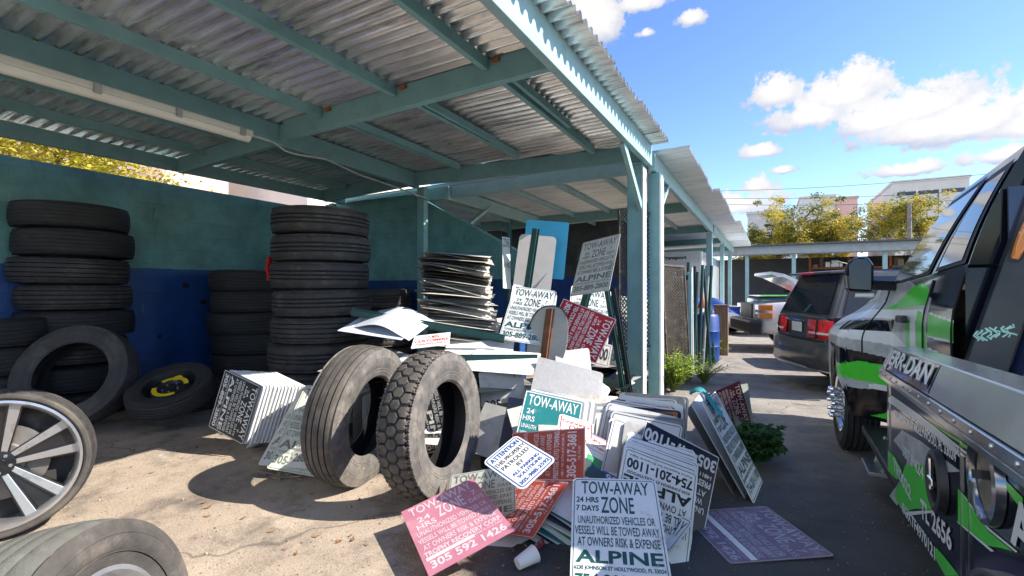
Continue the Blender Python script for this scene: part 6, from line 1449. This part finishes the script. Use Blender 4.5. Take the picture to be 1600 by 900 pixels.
# ------------------------------------------------------------------ distant buildings
def bld(label, x0, x1, y, dy, z1, m, bands=(), roof=None):
    t = thing('distant_building', label, 'building', ((x0 + x1) / 2, y, 0))
    s = MB(); s.box(x0, x1, y, y + dy, 0, z1); s.build('wall', m, t)
    for (a, b, z0, z2) in bands:
        s = MB(); s.box(a, b, y - .06, y - .003, z0, z2); s.build('window', mat('dark_window', (.05, .06, .075), .2), t)
    s = MB(); s.box(x0 - .15, x1 + .15, y - .15, y + dy, z1, z1 + .35); s.build('parapet', roof or m, t)
    return t
gw = mat('pale_concrete', (.62, .60, .56), .8, var=.08, vs=.6); pk = mat('pink_stucco', (.70, .46, .40), .8, var=.08, vs=.6); gr = mat('grey_stucco', (.5, .5, .5), .8, var=.08, vs=.6)
def X(u, y): r = ray(u, 452); return (r * (y / r.y)).x
def Z(v, u, y): r = ray(u, v); return 1.45 + r.z * (y / r.y)
bld('grey building low behind the leftmost golden trees', X(1168, 80), X(1240, 80), 80, 12, Z(333, 1200, 80), gr)
bld('pale grey block behind the golden trees beside the pink one', X(1250, 90), X(1305, 90), 90, 12, Z(309, 1275, 90), gw)
bld('pink stucco block between the two tallest golden trees', X(1304, 92), X(1340, 92), 92, 12, Z(311, 1318, 92), pk)
xa, xb = X(1395, 85), X(1515, 85); zt = Z(282, 1455, 85)
bld('large pale building with dark window bands beside the tow truck cab', xa, xb, 85, 20, zt, gw, [(xa + (xb - xa) * a, xa + (xb - xa) * b, zt - q, zt - p_) for a, b in ((.06, .30), (.34, .60), (.65, .93)) for p_, q in ((1.3, 1.8), (5.0, 5.5))] + [(xa + (xb - xa) * a, xa + (xb - xa) * (a + .012), zt - 4.5, zt - 1.3) for a in (.30, .60, .93)])
c_ = on_x(290, 300, -24); pinkb = bld('pale pink building with darker panels beyond the block wall', -30, -24, c_.y - 7, 9, 9, mat('pink_wall', (.60, .45, .38), .8, var=.06, vs=.6))
s = MB(); y0 = c_.y - 7
for a, b in ((1.2, 3.2), (4.2, 6.0)): s.box(-23.97, -23.9, y0 + a, y0 + b, 1, 8)
s.build('mauve_panel', mat('mauve_panel', (.30, .20, .19), .8), pinkb)
bld('white sunlit building beyond the end of the block wall', -30, -20, c_.y + 3.5, 14, 8, mat('white_wall', (.72, .68, .62), .8, var=.05, vs=.6))
# utility pole and wires
up = gpos(1421, 38); s = MB(); s.tube([up, up + Vector((0, 0, Z(318, 1421, 38)))], [.16, .12], 10); tag(s.build('utility_pole', mat('grey_timber', (.22, .20, .18), .85, var=.3), smooth=True), 'grey utility pole among the golden trees', 'pole')
for i, (v0, v1) in enumerate(((299, 262), (309, 290), (318, 305))):
    a = at(1080, v0, 60); b = at(1640, v1, 42); s = MB(); s.tube([a.lerp(b, k / 12) + Vector((0, 0, -.5 * math.sin(math.pi * k / 12))) for k in range(13)], .022, 5, cap=False)
    tag(s.build('power_line', hose), ['top', 'middle', 'lowest'][i] + ' overhead power line crossing the sky beyond the trees', 'wire')
# ------------------------------------------------------------------ litter
s = MB()
for i in range(3200):
    if i < 2200: p = Vector((R_.uniform(-5.2, -1.2), R_.uniform(1.2, 3.4), 0))
    else: p = Vector((R_.uniform(-1, 1.2), R_.uniform(1.5, 8), 0))
    r = R_.uniform(.002, .007) * (1 if R_.random() < .93 else 1.8)
    q = Euler((R_.uniform(0, 6), R_.uniform(0, 6), R_.uniform(0, 6))).to_matrix()
    s.add([p + Vector((0, 0, r * .4)) + q @ Vector(v) * r for v in ((1, 0, 0), (-1, 0, 0), (0, .8, 0), (0, -.8, 0), (0, 0, .6), (0, 0, -.6))], [(0, 2, 4), (2, 1, 4), (1, 3, 4), (3, 0, 4), (2, 0, 5), (1, 2, 5), (3, 1, 5), (0, 3, 5)])
struct(s.build('grit', mat('grit', (.28, .24, .19), .9, var=.5, vs=3), local=True), 'stuff')
lfm = mat('dry_leaf', (.26, .13, .05), .8, var=.4)
s0 = None
for i in range(54):
    u, v = R_.choice(((330, 700), (380, 730), (395, 712), (300, 720), (250, 690), (480, 790), (700, 760), (860, 870), (1250, 740), (560, 840), (350, 790), (450, 850), (600, 800), (240, 720), (760, 860)))
    p = on_z(u + R_.uniform(-45, 45), v + R_.uniform(-22, 22)); r = R_.uniform(.012, .028); a = R_.uniform(0, 6)
    s = MB(); s.grid(lambda x, y: (p.x + r * ((x - .5) * 2 * math.cos(a) - (y - .5) * math.sin(a) * math.sin(math.pi * x)), p.y + r * ((x - .5) * 2 * math.sin(a) + (y - .5) * math.cos(a) * math.sin(math.pi * x)), .004 + r * .5 * (2 * x - 1) ** 2), 4, 2)
    tag(s.build('fallen_leaf', lfm), 'dry brown leaf lying on the ground', 'leaf', 'fallen leaves')
tw = MB()
for i in range(14):
    p = on_z(R_.uniform(405, 470), R_.uniform(738, 752)); tw.tube([p + Vector((0, 0, .01)), p + Vector((R_.uniform(-.1, .1), R_.uniform(-.05, .05), .03)), p + Vector((R_.uniform(-.18, .18), R_.uniform(-.08, .08), .008))], .003, 4)
tag(tw.build('wire_twigs', mat('dry_twig', (.35, .29, .2), .8)), 'little tangle of wire and dry twigs below the pale green sign', 'debris')
